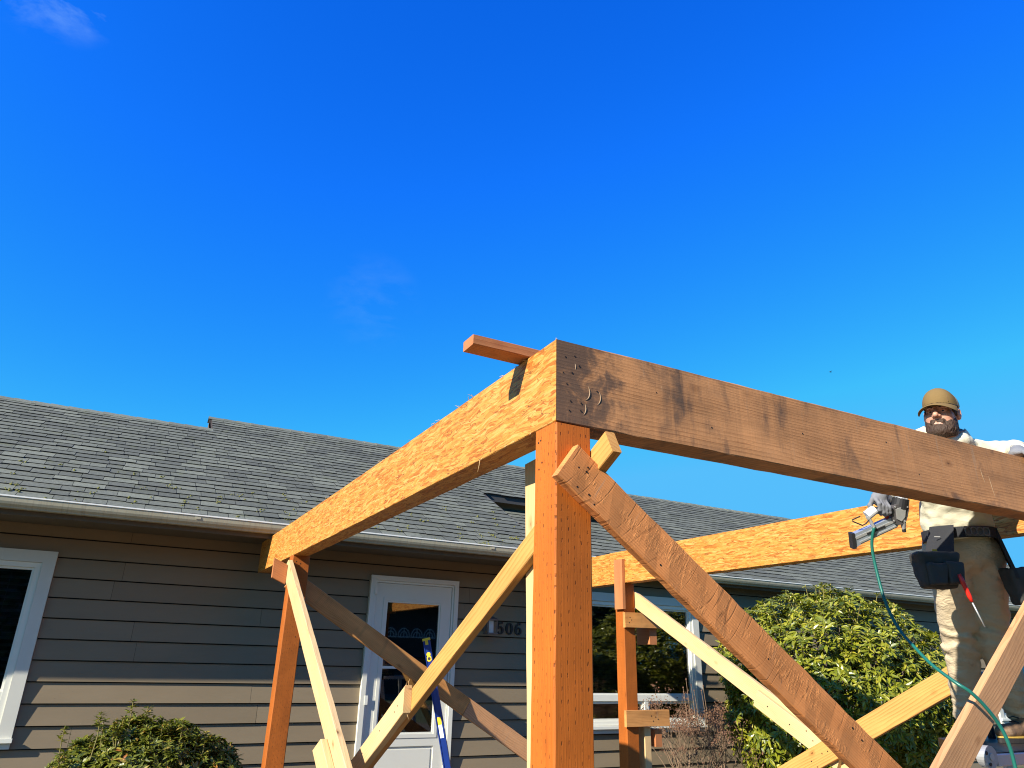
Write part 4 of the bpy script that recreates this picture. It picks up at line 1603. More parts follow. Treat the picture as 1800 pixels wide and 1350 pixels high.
def frame_to(n):
    n = Vector(n).normalized()
    q = Vector((0, 0, 1)).rotation_difference(n)
    return q.to_matrix()


def shrub(name, label, cat, base, blobs, L, nw, mat, seed, inner=0.35, bud=0.5, leaves=(7, 10), shoots=0, solo=220):
    """leafy evergreen: whorls over the skin of a lumpy volume, stems inside"""
    r = random.Random(seed)
    root = empty(name, base)
    tag(root, label, cat)
    variants = [whorl(r, L, r.randint(*leaves), r.random() < bud) for _ in range(14)]
    pts = []
    tot = sum(b[3] * b[4] for b in blobs)
    cam0 = Vector((0, 0, 0))
    tries = 0
    while len(pts) < nw and tries < nw * 40:
        tries += 1
        cx, cy_, cz, rx, rz, ry = (blobs[r.choices(range(len(blobs)), [b[3] * b[4] for b in blobs])[0]])
        d = Vector((r.gauss(0, 1), r.gauss(0, 1), r.gauss(0, 1))).normalized()
        s = 1.0 if r.random() > inner else r.uniform(0.72, 0.96)
        lump = 1 + 0.07 * math.sin(d.x * 9 + cx) * math.cos(d.z * 8 + d.y * 7)
        p = Vector((cx + d.x * rx * s * lump, cy_ + d.y * ry * s * lump, cz + d.z * rz * s * lump))
        if p.z < -EYE + 0.12 or p.y > W - 0.12:
            continue
        dead = False
        for b in blobs:
            q = Vector(((p.x - b[0]) / b[3], (p.y - b[1]) / b[5], (p.z - b[2]) / b[4]))
            if q.length < 0.70:
                dead = True
                break
        if dead:
            continue
        nrm = (Vector((d.x / rx, d.y / ry, d.z / rz)).normalized() + Vector((0, 0, 0.75)) + Vector((r.gauss(0, .3), r.gauss(0, .3), r.gauss(0, .3)))).normalized()
        facing = nrm.dot((cam0 - p).normalized()) + (0.8 if s > .99 else 0)
        pts.append((facing, p, nrm, r.uniform(0.6, 1.3), r.randrange(14), r.uniform(0, 6.28)))
    pts.sort(key=lambda q: -q[0])
    meshes = []
    for (v, f, t) in variants:
        me = bpy.data.meshes.new('leaf_cluster')
        me.from_pydata(v.tolist(), [], f)
        me.materials.append(M[mat])
        at = me.attributes.new('tint', 'FLOAT', 'POINT')
        at.data.foreach_set('value', t.astype(np.float32))
        me.update()
        meshes.append(me)
    V, F, T = [], [], []
    nb = 0
    for i, (fc, p, nrm, sc, vi, ang) in enumerate(pts):
        Rm = frame_to(nrm) @ Matrix.Rotation(ang, 3, 'Z')
        if i < solo:
            mw = Matrix.Translation(p) @ Rm.to_4x4() @ Matrix.Scale(sc, 4)
            link(bpy.data.objects.new('leaf_cluster', meshes[vi]), root, mw)
            continue
        v, f, t = variants[vi]
        vv = v @ (np.array(Rm) * sc).T + np.array(p)
        V.append(vv)
        F += [tuple(q + nb for q in ff) for ff in f]
        T.append(np.clip(t + r.gauss(0, .08), 0, 1))
        nb += len(v)
    tag(mesh_obj('foliage', np.concatenate(V), F, M[mat], root, tint=np.concatenate(T)), kind='stuff')
    st = MB()
    b0 = Vector(base)
    for (fc, p, nrm, sc, vi, ang) in pts[::max(1, len(pts) // 110)]:
        mid = b0.lerp(p, 0.5) + Vector((r.gauss(0, .06), r.gauss(0, .06), r.uniform(0, .15)))
        st.tube([b0 + Vector((r.gauss(0, .08), r.gauss(0, .08), 0)), mid, p - nrm * 0.02], [0.02, 0.011, 0.004], 5, False)
    st.build('stems', M['bark'], root)
    for k in range(shoots):
        fc, p, nrm, sc, vi, ang = pts[r.randrange(len(pts))]
        if p.z < blobs[0][2]:
            continue
    return root, meshes


BZ = -EYE
bushR, rmesh = shrub('rhododendron', 'large rounded glossy green rhododendron in front of the siding', 'shrub', (7.75, 6.45, BZ),
                     [(7.78, 6.35, -0.10, 1.38, 0.93, 1.22), (7.05, 6.3, -0.62, 0.72, 0.72, 0.8), (8.35, 6.35, -0.45, 1.05, 0.78, 1.0)],
                     0.088, 6200, 'rhodo', 3, leaves=(6, 10), solo=260)
bushL, pmesh = shrub('pieris', 'small evergreen bush with reddish tips against siding left of the posts', 'shrub', (0.43, 6.9, BZ),
                     [(0.42, 6.85, -0.98, 0.50, 0.42, 0.5), (0.05, 6.85, -0.98, 0.30, 0.32, 0.34), (0.80, 6.85, -1.05, 0.34, 0.38, 0.36), (0.30, 6.8, -0.78, 0.26, 0.26, 0.28), (0.58, 6.82, -0.80, 0.22, 0.24, 0.24), (0.98, 6.85, -1.2, 0.26, 0.3, 0.3)],
                     0.060, 2800, 'pieris', 8, leaves=(8, 12), solo=240)
# free-standing shoots of the small bush
rs2 = random.Random(4)
sp = [(0.225, -0.385, -0.6), (0.34, -0.43, -0.6), (0.02, -0.46, -0.68), (-0.20, -0.57, -0.82), (0.60, -0.54, -0.7), (0.72, -0.59, -0.75), (0.13, -0.50, -0.65), (0.48, -0.53, -0.62), (1.0, -0.82, -1.0)]
for q in range(26):
    x = rs2.uniform(-0.25, 1.15)
    zt = -0.47 - 0.50 * ((x - 0.35) / 0.75) ** 2 + rs2.uniform(-0.10, 0.05)
    sp.append((x, zt, zt - 0.18))
for (x, z, z0) in sp:
    y = 6.72 + rs2.uniform(-.18, .12)
    top = Vector((x, y, z))
    b0 = Vector((x + rs2.uniform(-.03, .05), y + 0.03, z0 - 0.1))
    sh_m = MB()
    sh_m.tube([b0, b0.lerp(top, .5) + Vector((rs2.gauss(0, .008), 0, 0)), top], [.005, .0045, .0035], 6)
    sh_m.build('shoot', M['stemred'], bushL)
    for q in range(3):
        mw = Matrix.Translation(top - Vector((rs2.gauss(0, .006), rs2.gauss(0, .006), 0.035 * q + .01))) @ Matrix.Rotation(rs2.uniform(0, 6), 4, 'Z') @ Matrix.Scale(0.75 + .12 * q, 4)
        link(bpy.data.objects.new('leaf_cluster', pmesh[rs2.randrange(14)]), bushL, mw)
for i in range(46):
    a = rs2.uniform(0, 6.28)
    rad = rs2.uniform(0, 1.0)
    d = Vector((math.cos(a) * rad, math.sin(a) * rad, math.sqrt(max(0.02, 1 - rad * rad))))
    p = Vector((7.75 + d.x * 1.38, 6.35 + d.y * 1.2, -0.10 + d.z * 0.93))
    if p.y > W - 0.3:
        continue
    top = p + Vector((d.x * .06 + rs2.gauss(0, .02), d.y * .06 - .01, 0.07 + rs2.uniform(0, .07)))
    sh_m = MB()
    sh_m.tube([p - d * .1, top], [.005, .004], 6)
    sh_m.build('shoot', M['stemred'], bushR)
    mw = Matrix.Translation(top) @ frame_to(d + Vector((0, 0, 1.6))).to_4x4() @ Matrix.Rotation(a * 3, 4, 'Z') @ Matrix.Scale(rs2.uniform(.75, 1.0), 4)
    link(bpy.data.objects.new('leaf_cluster', rmesh[rs2.randrange(14)]), bushR, mw)

# ---- leafless shrub with dried flower heads
bare = empty('leafless_shrub', (6.12, 6.95, BZ))
tag(bare, 'leafless twiggy shrub with dry brown flower heads under the wide window', 'shrub')
tw, fl = MB(), MB()
rb = random.Random(14)


def twig(p, d, L, r0, depth):
    pts = [p]
    rad = [r0]
    n = 4
    for i in range(n):
        d = (d + Vector((rb.gauss(0, .16), rb.gauss(0, .16), rb.gauss(0.05, .09)))).normalized()
        p = p + d * L / n
        pts.append(p)
        rad.append(r0 * (1 - 0.4 * (i + 1) / n))
    tw.tube(pts, rad, 5 if depth else 6, False)
    if depth >= 3 or p.z > -0.28 + rb.uniform(-.15, .1):
        if rb.random() < 0.95:
            for q in range(rb.randint(9, 18)):
                c = p + Vector((rb.gauss(0, .026), rb.gauss(0, .026), rb.gauss(.01, .022)))
                s = rb.uniform(.004, .013)
                ax = Vector((rb.gauss(0, 1), rb.gauss(0, 1), rb.gauss(0, 1))).normalized()
                bx_ = ax.orthogonal().normalized()
                cx_ = ax.cross(bx_)
                fl.add([c + bx_ * s, c + cx_ * s * .8, c - bx_ * s, c - cx_ * s * .8, c + ax * s * .5], [(0, 1, 4), (1, 2, 4), (2, 3, 4), (3, 0, 4), (3, 2, 1, 0)])
        return
    for q in range(rb.randint(2, 3)):
        nd = (d + Vector((rb.gauss(0, .5), rb.gauss(0, .5), rb.gauss(.18, .25)))).normalized()
        twig(p, nd, L * rb.uniform(.58, .85), rad[-1] * .78, depth + 1)


for i in range(26):
    a = rb.uniform(0, 6.28)
    twig(Vector((6.15 + .12 * math.cos(a), 6.95 + .10 * math.sin(a), BZ)), Vector((math.cos(a) * .75, math.sin(a) * .4, 1)).normalized(), rb.uniform(.34, .46), .012, 0)
for (x, z) in ((5.93, -.18), (6.0, -.24), (6.04, -.3), (5.88, -.27), (6.15, -.3), (6.18, -.25)):
    p0 = Vector((x + .05, 6.9, -.75))
    tw.tube([p0, Vector((x + .03, 6.88, -.5)), Vector((x, 6.88, z))], [.005, .004, .003], 5, False)
    fl.add([(x + .012, 6.88, z), (x, 6.892, z), (x - .012, 6.88, z), (x, 6.868, z), (x, 6.88, z + .02)], [(0, 1, 4), (1, 2, 4), (2, 3, 4), (3, 0, 4), (3, 2, 1, 0)])
tw.build('branches', M['twig'], bare)
tag(fl.build('dry_flowers', M['dryflower'], bare), kind='stuff')

# ================================================================== THE WORKER
person = empty('person', (4.4, 2.6, -0.356))
tag(person, 'bearded man in olive cap, cream hoodie and khaki trousers standing behind the dark beam', 'person')
MO = Vector((4.007, 2.328, 0.0))
ML, MF = Vector((0.89, -0.456, 0)), Vector((-0.456, -0.89, 0))
MM = Matrix((ML, MF, Vector((0, 0, 1)))).transposed().to_4x4()
MM.translation = MO
MMI = MM.inverted()


def ml(*p):
    return tuple(MMI @ Vector(p))


J = dict(chest=ml(3.925, 2.28, 0.985), neckb=ml(3.905, 2.255, 1.13), neck=ml(3.872, 2.23, 1.21), head=ml(3.822, 2.19, 1.329),
         rsh=ml(3.751, 2.352, 1.10), lsh=ml(4.05, 2.195, 1.125), relb=ml(3.69, 2.49, 0.88), rwr=ml(3.50, 2.41, 0.845), rhand=ml(3.445, 2.385, 0.825),
         lelb=ml(4.30, 2.10, 1.155), lwr=ml(4.10, 1.985, 1.112), rhip=ml(4.000, 2.423, 0.612), lhip=ml(4.178, 2.330, 0.612),
         rknee=ml(4.245, 2.583, 0.152), lknee=ml(4.340, 2.450, 0.195), rank=ml(4.400, 2.710, -0.213), lank=ml(4.553, 2.513, -0.181))


def f_hoodie(P):
    d = s_ell(P, (0.005, -0.02, 0.76), (0.180, 0.145, 0.17))
    d = smin(d, s_ell(P, J['chest'], (0.192, 0.135, 0.20)), 0.10)
    d = smin(d, s_cap(P, J['rsh'], J['lsh'], 0.075, 0.075), 0.07)
    d = smin(d, s_cap(P, J['rsh'], J['relb'], 0.075, 0.062), 0.04)
    d = smin(d, s_cap(P, J['relb'], J['rwr'], 0.062, 0.045), 0.02)
    d = smin(d, s_cap(P, J['lsh'], J['lelb'], 0.076, 0.066), 0.04)
    d = smin(d, s_cap(P, J['lelb'], J['lwr'], 0.064, 0.045), 0.02)
    nb = np.array(J['neckb'], np.float32)
    hood = s_ell(P, nb + np.array([0, -0.03, 0.10]), (0.150, 0.125, 0.080))
    hood = smin(hood, s_ell(P, nb + np.array([0, 0.045, 0.045]), (0.118, 0.085, 0.060)), 0.03)
    d = smin(d, hood, 0.025)
    # opening round the neck
    op = s_cap(P, nb + np.array([0.0, 0.0, 0.02]), nb + np.array([0.0, 0.045, 0.17]), 0.074, 0.104)
    d = np.maximum(d, -op)
    # folds, mostly sagging rings on the sleeves and belly
    d = d + 0.007 * vnoise(P * np.array([1, 1, 1.7]), 15, 1) + 0.004 * vnoise(P, 34, 2)
    d = np.maximum(d, 0.672 + 0.012 * np.sin(P[..., 0] * 20) - P[..., 2])
    return d


v, f = surface_net(f_hoodie, (-0.56, -0.42, 0.62), (0.50, 0.50, 1.38), 0.0105)
hood = mesh_obj('hoodie', v, f, M['hoodie'], person, MM, True)
# grey lining inside the hood
nb = np.array(J['neckb'], np.float32)


def f_lining(P):
    ring = np.abs(s_cap(P, nb + np.array([0.0, 0.0, 0.0]), nb + np.array([0.0, 0.045, 0.17]), 0.072, 0.098)) - 0.007
    ring = np.maximum(ring, P[..., 2] - (nb[2] + 0.150 - 0.45 * (P[..., 1] - nb[1])))
    return np.maximum(ring, (nb[2] - 0.06) - P[..., 2]) + 0.003 * vnoise(P, 30, 5)


v, f = surface_net(f_lining, nb - np.array([0.16, 0.16, 0.1]), nb + np.array([0.16, 0.2, 0.18]), 0.006)
mesh_obj('hood_lining', v, f, M['hoodgrey'], person, MM, True)


def f_trouser(P):
    d = s_ell(P, (0.015, -0.05, 0.635), (0.175, 0.135, 0.14))
    for a, b, c in (('rhip', 'rknee', 'rank'), ('lhip', 'lknee', 'lank')):
        A, B, C = (np.array(J[k], np.float32) for k in (a, b, c))
        leg = s_cap(P, A, B, 0.106, 0.088)
        leg = smin(leg, s_cap(P, B, C + (C - B) * 0.05, 0.087, 0.070), 0.03)
        # stacked creases behind and above the knee, bunching at the hem
        t = P[..., 2] - B[2]
        leg = leg + 0.009 * np.sin(t * 95 + 3.2 * vnoise(P, 9, 3) + P[..., 0] * 26) * np.exp(-(t / 0.10) ** 2)
        t2 = P[..., 2] - C[2]
        leg = leg + 0.006 * np.sin(t2 * 120 + 4 * vnoise(P, 11, 4)) * np.exp(-(t2 / 0.09) ** 2)
        d = smin(d, leg, 0.028)
    t3 = P[..., 2] - 0.50
    d = d + 0.005 * np.sin(P[..., 2] * 85 + np.abs(P[..., 0]) * 60 + 3 * vnoise(P, 10, 8)) * np.exp(-(t3 / 0.07) ** 2)
    d = d + 0.010 * vnoise(P * np.array([1.3, 1.3, 1.0]), 12, 6) + 0.0045 * vnoise(P, 28, 7)
    d = np.maximum(d, P[..., 2] - 0.715)
    d = np.maximum(d, -0.262 - P[..., 2])
    return d


v, f = surface_net(f_trouser, (-0.36, -0.72, -0.29), (0.50, 0.26, 0.78), 0.0095)
mesh_obj('trousers', v, f, M['trouser'], person, MM, True)

# ---- head: x = his left, y = face direction, z = up
HF = Vector((-0.955, -0.285, -0.03)).normalized()
HL = Vector((0, 0, 1)).cross(HF).normalized()
HU = HF.cross(HL).normalized() * 1.0
if HU.z < 0:
    HU = -HU
HM = Matrix((HL, HF, HU)).transposed().to_4x4() @ Matrix.Rotation(math.radians(4), 4, 'Y')
HM.translation = Vector((3.822, 2.19, 1.322))


def f_face(P):
    d = s_ell(P, (0, -0.012, 0.035), (0.077, 0.098, 0.088))
    d = smin(d, s_ell(P, (0, 0.022, -0.045), (0.066, 0.070, 0.078)), 0.03)
    d = smin(d, s_ell(P, (0, 0.062, -0.098), (0.034, 0.030, 0.026)), 0.03)
    for sx in (-1, 1):
        d = smin(d, s_ell(P, (sx * 0.040, 0.058, -0.022), (0.026, 0.026, 0.022)), 0.02)
        d = smin(d, s_ell(P, (sx * 0.056, 0.01, -0.075), (0.016, 0.035, 0.028)), 0.03)
    d = smin(d, s_cap(P, (-0.036, 0.082, 0.026), (0.036, 0.082, 0.026), 0.013, 0.013), 0.015)
    for sx in (-1, 1):
        d = -smin(-d, s_ell(P, (sx * 0.031, 0.100, 0.006), (0.020, 0.018, 0.0125)), 0.010)
    # lids
    for sx in (-1, 1):
        d = smin(d, s_ell(P, (sx * 0.031, 0.077, 0.004), (0.0165, 0.0125, 0.0125)), 0.003)
        slit = s_ell(P, (sx * 0.031, 0.0915, 0.0015), (0.0125, 0.012, 0.0028))
        d = np.maximum(d, -slit)
    nose = s_cap(P, (0, 0.088, 0.018), (0, 0.116, -0.024), 0.0085, 0.0135)
    for sx in (-1, 1):
        nose = smin(nose, s_ell(P, (sx * 0.0135, 0.100, -0.028), (0.0095, 0.012, 0.009)), 0.006)
    d = smin(d, nose, 0.009)
    for sx in (-1, 1):
        d = np.maximum(d, -s_ell(P, (sx * 0.007, 0.109, -0.0385), (0.0042, 0.006, 0.004)))
    d = smin(d, s_cap(P, (-0.022, 0.084, -0.0585), (0.022, 0.084, -0.0585), 0.0075, 0.0075), 0.008)
    d = smin(d, s_cap(P, (-0.019, 0.083, -0.0715), (0.019, 0.083, -0.0715), 0.0085, 0.0085), 0.008)
    d = np.maximum(d, -s_cap(P, (-0.024, 0.094, -0.0648), (0.024, 0.094, -0.0648), 0.0022, 0.0022))
    for sx in (-1, 1):
        ear = s_ell(P, (sx * 0.082, -0.012, -0.004), (0.011, 0.021, 0.034))
        ear = np.maximum(ear, -s_ell(P, (sx * 0.092, -0.006, 0.0), (0.008, 0.011, 0.019)))
        d = smin(d, ear, 0.006)
    d = smin(d, s_cap(P, (0, -0.02, -0.05), (0, -0.045, -0.19), 0.062, 0.064), 0.025)
    return d


hv, hf = surface_net(f_face, (-0.11, -0.125, -0.21), (0.11, 0.145, 0.135), 0.0030)
# limbs and trunk of the body under the clothes, same mesh as the head
hv_w = (np.array(HM.to_3x3()) @ hv.T).T + np.array(HM.translation)


def f_core(P):
    d = s_ell(P, (0.01, -0.04, 0.74), (0.115, 0.08, 0.17))
    d = smin(d, s_ell(P, J['chest'], (0.145, 0.095, 0.17)), 0.06)
    for a, b, ra, rb_ in (('chest', 'neckb', .06, .055), ('rsh', 'relb', .04, .035), ('relb', 'rwr', .035, .028), ('lsh', 'lelb', .04, .035), ('lelb', 'lwr', .035, .028),
                          ('rsh', 'lsh', .05, .05), ('rhip', 'rknee', .058, .05), ('rknee', 'rank', .05, .035), ('lhip', 'lknee', .058, .05), ('lknee', 'lank', .05, .035)):
        d = smin(d, s_cap(P, J[a], J[b], ra, rb_), 0.02)
    return d


cv, cf = surface_net(f_core, (-0.5, -0.72, -0.30), (0.5, 0.42, 1.24), 0.016)
cv_w = (np.array(MM.to_3x3()) @ cv.T).T + np.array(MM.translation)
bv = np.concatenate([hv_w, cv_w])
bf = np.concatenate([hf, cf + len(hv_w)])
mesh_obj('body', bv, bf, M['skin'], person, None, True)


def f_beard(P):
    jaw = s_ell(P, (0, 0.022, -0.045), (0.066, 0.070, 0.078))
    jaw = smin(jaw, s_ell(P, (0, 0.066, -0.102), (0.036, 0.030, 0.028)), 0.03)
    for sx in (-1, 1):
        jaw = smin(jaw, s_ell(P, (sx * 0.056, 0.01, -0.075), (0.016, 0.035, 0.028)), 0.03)
    jaw = smin(jaw, s_cap(P, (-0.02, 0.084, -0.060), (0.02, 0.084, -0.060), 0.007, 0.007), 0.01)
    thick = 0.0030 + 0.0075 * np.clip((-0.075 - P[..., 2]) / 0.05, 0, 1)
    d = jaw - thick + 0.0022 * vnoise(P * np.array([1, 1, 0.5]), 190, 11) + 0.0012 * vnoise(P, 90, 12)
    # cheek line rises to the sideburns, moustache band over the lip, bare patch round the mouth
    ax = np.abs(P[..., 0])
    line = -0.0595 + 0.0 * ax + 0.75 * np.clip(ax - 0.042, 0, 1) + 0.9 * np.clip(0.03 - P[..., 1], 0, 1)
    line = line + 0.004 * vnoise(P, 120, 13)
    cheek = P[..., 2] - line
    mous = s_cap(P, (-0.026, 0.084, -0.053), (0.026, 0.084, -0.053), 0.0095, 0.0095)
    mous = smin(mous, s_cap(P, (-0.027, 0.08, -0.054), (-0.034, 0.07, -0.085), 0.012, 0.012), 0.006)
    mous = smin(mous, s_cap(P, (0.027, 0.08, -0.054), (0.034, 0.07, -0.085), 0.012, 0.012), 0.006)
    reg = np.minimum(cheek, mous - 0.001)
    d = np.maximum(d, reg)
    mouth = s_ell(P, (0, 0.092, -0.0672), (0.019, 0.03, 0.0048))
    d = np.maximum(d, -mouth)
    d = np.maximum(d, -0.005 - P[..., 1] + 0.35 * np.clip(P[..., 2] + 0.09, -1, 0.2))
    return d


v, f = surface_net(f_beard, (-0.095, -0.03, -0.16), (0.095, 0.135, 0.03), 0.0030)
mesh_obj('beard', v, f, M['hair'], person, HM, True)
# hair at the temples and nape
for sx in (-1, 1):
    def f_side(P, sx=sx):
        d = s_ell(P, (sx * 0.066, -0.005, 0.012), (0.016, 0.045, 0.034)) + 0.002 * vnoise(P, 150, 15)
        return d
    v, f = surface_net(f_side, (-0.1, -0.07, -0.04), (0.1, 0.06, 0.06), 0.004)
    mesh_obj('hair', v, f, M['hair'], person, HM, True)
m = MB()
for sx in (-1, 1):
    m.tube([(sx * 0.016, 0.097, 0.0205), (sx * 0.031, 0.0985, 0.0255), (sx * 0.046, 0.088, 0.0215)], [.0035, .0045, .002], 6)
m.build('eyebrows', M['hair'], person, HM)
for sx in (-1, 1):
    m = MB()
    m.cur = 0
    pr = []
    for i in range(7):
        th_ = math.pi * i / 6
        pr.append((0.0115 * math.cos(th_), 0.0115 * math.sin(th_)))
    m.tube([(sx * 0.031, 0.0755 + a_, 0.0015) for a_, b_ in reversed(pr)], [max(b_, 0.0003) for a_, b_ in reversed(pr)], 12)
    o = m.build('eye', M['eyewhite'], person, HM, True)
    m = MB()
    m.tube([(sx * 0.031, 0.0855, 0.0015), (sx * 0.031, 0.0873, 0.0015)], [0.0058, 0.0045], 12)
    m.build('iris', M['iris'], o, HM)
m = MB()
m.tube([(-0.021, 0.0885, -0.0705), (0, 0.0925, -0.0715), (0.021, 0.0885, -0.0705)], [.002, .0036, .002], 8)
m.build('lower_lip', M['lip'], person, HM, True)


# ---- cap
def f_cap(P):
    outer = s_ell(P, (0, -0.010, 0.042), (0.0875, 0.1085, 0.098))
    outer = smin(outer, s_ell(P, (0, 0.040, 0.072), (0.070, 0.058, 0.070)), 0.02)
    inner = s_ell(P, (0, -0.012, 0.035), (0.080, 0.101, 0.091))
    d = np.maximum(outer, -inner)
    d = np.maximum(d, (0.036 - 0.16 * P[..., 1] * 0) - P[..., 2] + 0.10 * np.clip(-P[..., 1], -0.1, 0.12))
    seam = np.exp(-(P[..., 0] / 0.0025) ** 2) * 0.0012
    return d - seam


v, f = surface_net(f_cap, (-0.11, -0.14, 0.005), (0.11, 0.13, 0.155), 0.0036)
fc = v[f].mean(1)
fm = ((fc[:, 1] < 0.030 - 0.25 * np.abs(fc[:, 0]))).astype(int)
mesh_obj('cap', v, f, None, person, HM, True, None, [M['capolive'], M['capmesh']], fm)
V, Fc = [], []
NA, NR = 22, 6
for side in (0, 1):
    for i in range(NA + 1):
        a = math.radians(-74 + 148 * i / NA)
        for j in range(NR + 1):
            r = j / NR
            x0_, y0_ = 0.0865 * math.sin(a), -0.006 + 0.104 * math.cos(a)
            ext = 0.070 * max(0.0, math.cos(a * 1.02)) ** 0.55
            x_ = x0_ + math.sin(a) * ext * r * 0.42
            y_ = y0_ + ext * r
            z_ = 0.042 - 0.030 * (x_ / 0.1) ** 2 * (0.35 + 0.65 * r) - 0.012 * r - 0.010 * r * r
            V.append((x_, y_, z_ - (0.0035 if side else 0)))
n1 = (NA + 1) * (NR + 1)
for i in range(NA):
    for j in range(NR):
        q = [i * (NR + 1) + j, (i + 1) * (NR + 1) + j, (i + 1) * (NR + 1) + j + 1, i * (NR + 1) + j + 1]
        Fc.append(tuple(q))
        Fc.append(tuple(n1 + k for k in reversed(q)))
for i in range(NA):
    q = [i * (NR + 1) + NR, (i + 1) * (NR + 1) + NR]
    Fc.append((q[0], q[1], n1 + q[1], n1 + q[0]))
o = mesh_obj('cap_brim', V, Fc, M['capolive'], person, HM, True)
fix_normals(o)
m = MB()
pts = []
for i in range(19):
    a = math.radians(-80 + 160 * i / 18)
    pts.append((0.0880 * math.sin(a), -0.006 + 0.1065 * math.cos(a), 0.0455 - 0.012 * math.sin(a) ** 2))
m.tube(pts, 0.0022, 6)
m.build('cap_band', M['black'], person, HM)
for sx in (-1, 1):
    m = MB()
    m.tube([(sx * 0.060, 0.0795, 0.050), (sx * 0.056, 0.078, 0.080), (sx * 0.042, 0.066, 0.110), (sx * 0.018, 0.030, 0.134), (0, -0.01, 0.1405)], 0.0014, 5)
    m.build('cap_seam', M['boot'], person, HM)
m = MB()
m.tube([(0, -0.01, 0.136), (0, -0.01, 0.144)], [.008, .004], 8)
m.build('cap_button', M['capolive'], person, HM, True)


# ---- gloved hands
def hand_sdf(P, palm, fingers):
    d = s_ell(P, palm[0], palm[1])
    for (pts, ra, rb_) in fingers:
        for a, b in zip(pts[:-1], pts[1:]):
            d = smin(d, s_cap(P, a, b, ra, rb_), 0.004)
    return d


# right hand: closed round the grip of the nailer.  axes: x picture-right, y up, z away
GX, GY, GZ = Vector((0.883, -0.468, 0.027)), Vector((-0.191, -0.308, 0.932)), Vector((0.428, 0.828, 0.361))
GM = Matrix((GX, GY, GZ)).transposed().to_4x4()
GM.translation = Vector((3.422, 2.406, 0.725))
fr = []
for k, (x, y, L_) in enumerate(((-0.006, 0.092, 1.0), (0.013, 0.082, 1.05), (0.031, 0.075, 1.0), (0.047, 0.074, 0.85))):
    fr.append(([(x - 0.006, y + 0.028, -0.012), (x + 0.002, y + 0.004 * L_, -0.040), (x + 0.008, y - 0.030 * L_, -0.036), (x + 0.010, y - 0.046 * L_, -0.008)], 0.0115, 0.0095))
fr.append(([(-0.018, 0.11, 0.0), (-0.030, 0.080, 0.004), (-0.022, 0.052, 0.010)], 0.013, 0.010))


def f_rh(P):
    d = hand_sdf(P, ((0.016, 0.115, 0.004), (0.040, 0.034, 0.024)), fr)
    d = smin(d, s_cap(P, (0.02, 0.12, 0.01), (0.05, 0.155, 0.03), 0.032, 0.038), 0.02)
    return d + 0.0015 * vnoise(P, 80, 21)


v, f = surface_net(f_rh, (-0.06, 0.01, -0.07), (0.11, 0.22, 0.09), 0.0042)
mesh_obj('glove', v, f, M['glove'], person, GM, True)
# left hand: resting over the top edge of the front beam
lw = Vector((4.10, 1.985, 1.112))
lf = []
for k in range(4):
    ox = 0.021 * (k - 1.5)
    bx0 = (4.055 + ox * 0.9, 1.955 - ox * 0.2, 1.083)
    lf.append(([bx0, (bx0[0] - 0.012, 1.918, 1.076), (bx0[0] - 0.014, 1.904, 1.052), (bx0[0] - 0.014, 1.910, 1.03 + 0.004 * k)], 0.0115, 0.0095))
lf.append(([(4.10, 1.955, 1.085), (4.125, 1.93, 1.072), (4.13, 1.908, 1.064)], 0.013, 0.0105))


def f_lh(P):
    d = hand_sdf(P, ((4.065, 1.968, 1.088), (0.046, 0.045, 0.025)), lf)
    d = smin(d, s_cap(P, (4.07, 1.972, 1.092), tuple(lw), 0.032, 0.040), 0.02)
    return np.maximum(d, -np.maximum(np.maximum(1.9295 - P[..., 1], P[..., 2] - 1.0475), P[..., 1] - 2.06)) + 0.0 * P[..., 0]


v, f = surface_net(f_lh, (3.97, 1.87, 1.0), (4.18, 2.06, 1.18), 0.0045)
mesh_obj('glove', v, f, M['glove'], person, None, True)


# ---- boots
def boot(ank, toe, zs):
    a, t_ = Vector(ank), Vector(toe)
    d0 = (t_ - a)
    d0.z = 0
    d0.normalize()
    s0 = Vector((-d0.y, d0.x, 0))
    BM = Matrix((d0, s0, Vector((0, 0, 1)))).transposed().to_4x4()
    BM.translation = Vector((a.x, a.y, zs))

    def fb(P):
        d = s_cap(P, (-0.012, 0, 0.075), (0.005, 0, 0.20), 0.050, 0.054)
        d = smin(d, s_cap(P, (-0.025, 0, 0.062), (0.10, 0, 0.055), 0.043, 0.043), 0.04)
        d = smin(d, s_ell(P, (0.165, 0, 0.05), (0.070, 0.047, 0.040)), 0.03)
        d = d + 0.003 * vnoise(P, 35, 31)
        return np.maximum(d, 0.03 - P[..., 2])

    v, f = surface_net(fb, (-0.1, -0.08, 0.0), (0.26, 0.08, 0.29), 0.007)
    o = mesh_obj('boot', v, f, M['boot'], person, BM, True)
    out = []
    for i in range(28):
        an = 2 * math.pi * i / 28
        x = 0.078 + 0.162 * math.cos(an)
        y = (0.047 if x > 0 else 0.042) * math.sin(an) * (1.08 - 0.10 * math.cos(an * 2))
        out.append((x, y))
    m = MB()
    m.prism(out, (0, 0, 0), Vector((1, 0, 0)), Vector((0, 1, 0)), Vector((0, 0, 1)), 0.024)
    fix_normals(m.build('sole', M['sole'], o, BM))
    m = MB()
    m.prism([(x * 1.012 - 0.001, y * 1.03) for x, y in out], (0, 0, 0.0243), Vector((1, 0, 0)), Vector((0, 1, 0)), Vector((0, 0, 1)), 0.008)
    fix_normals(m.build('welt', M['welt'], o, BM))
    m = MB()
    for q in range(5):
        z = 0.098 + 0.022 * q
        x = 0.075 - 0.011 * q
        m.tube([(x, -0.026, z), (x + .012, 0, z + .008), (x, 0.026, z)], 0.003, 5)
    m.build('laces', M['black'], o, BM)


DECK = -0.357
boot((4.563, 2.515, 0), (4.32, 2.520, 0), DECK + 0.001)
boot((4.405, 2.710, 0), (4.18, 2.63, 0), DECK + 0.001)

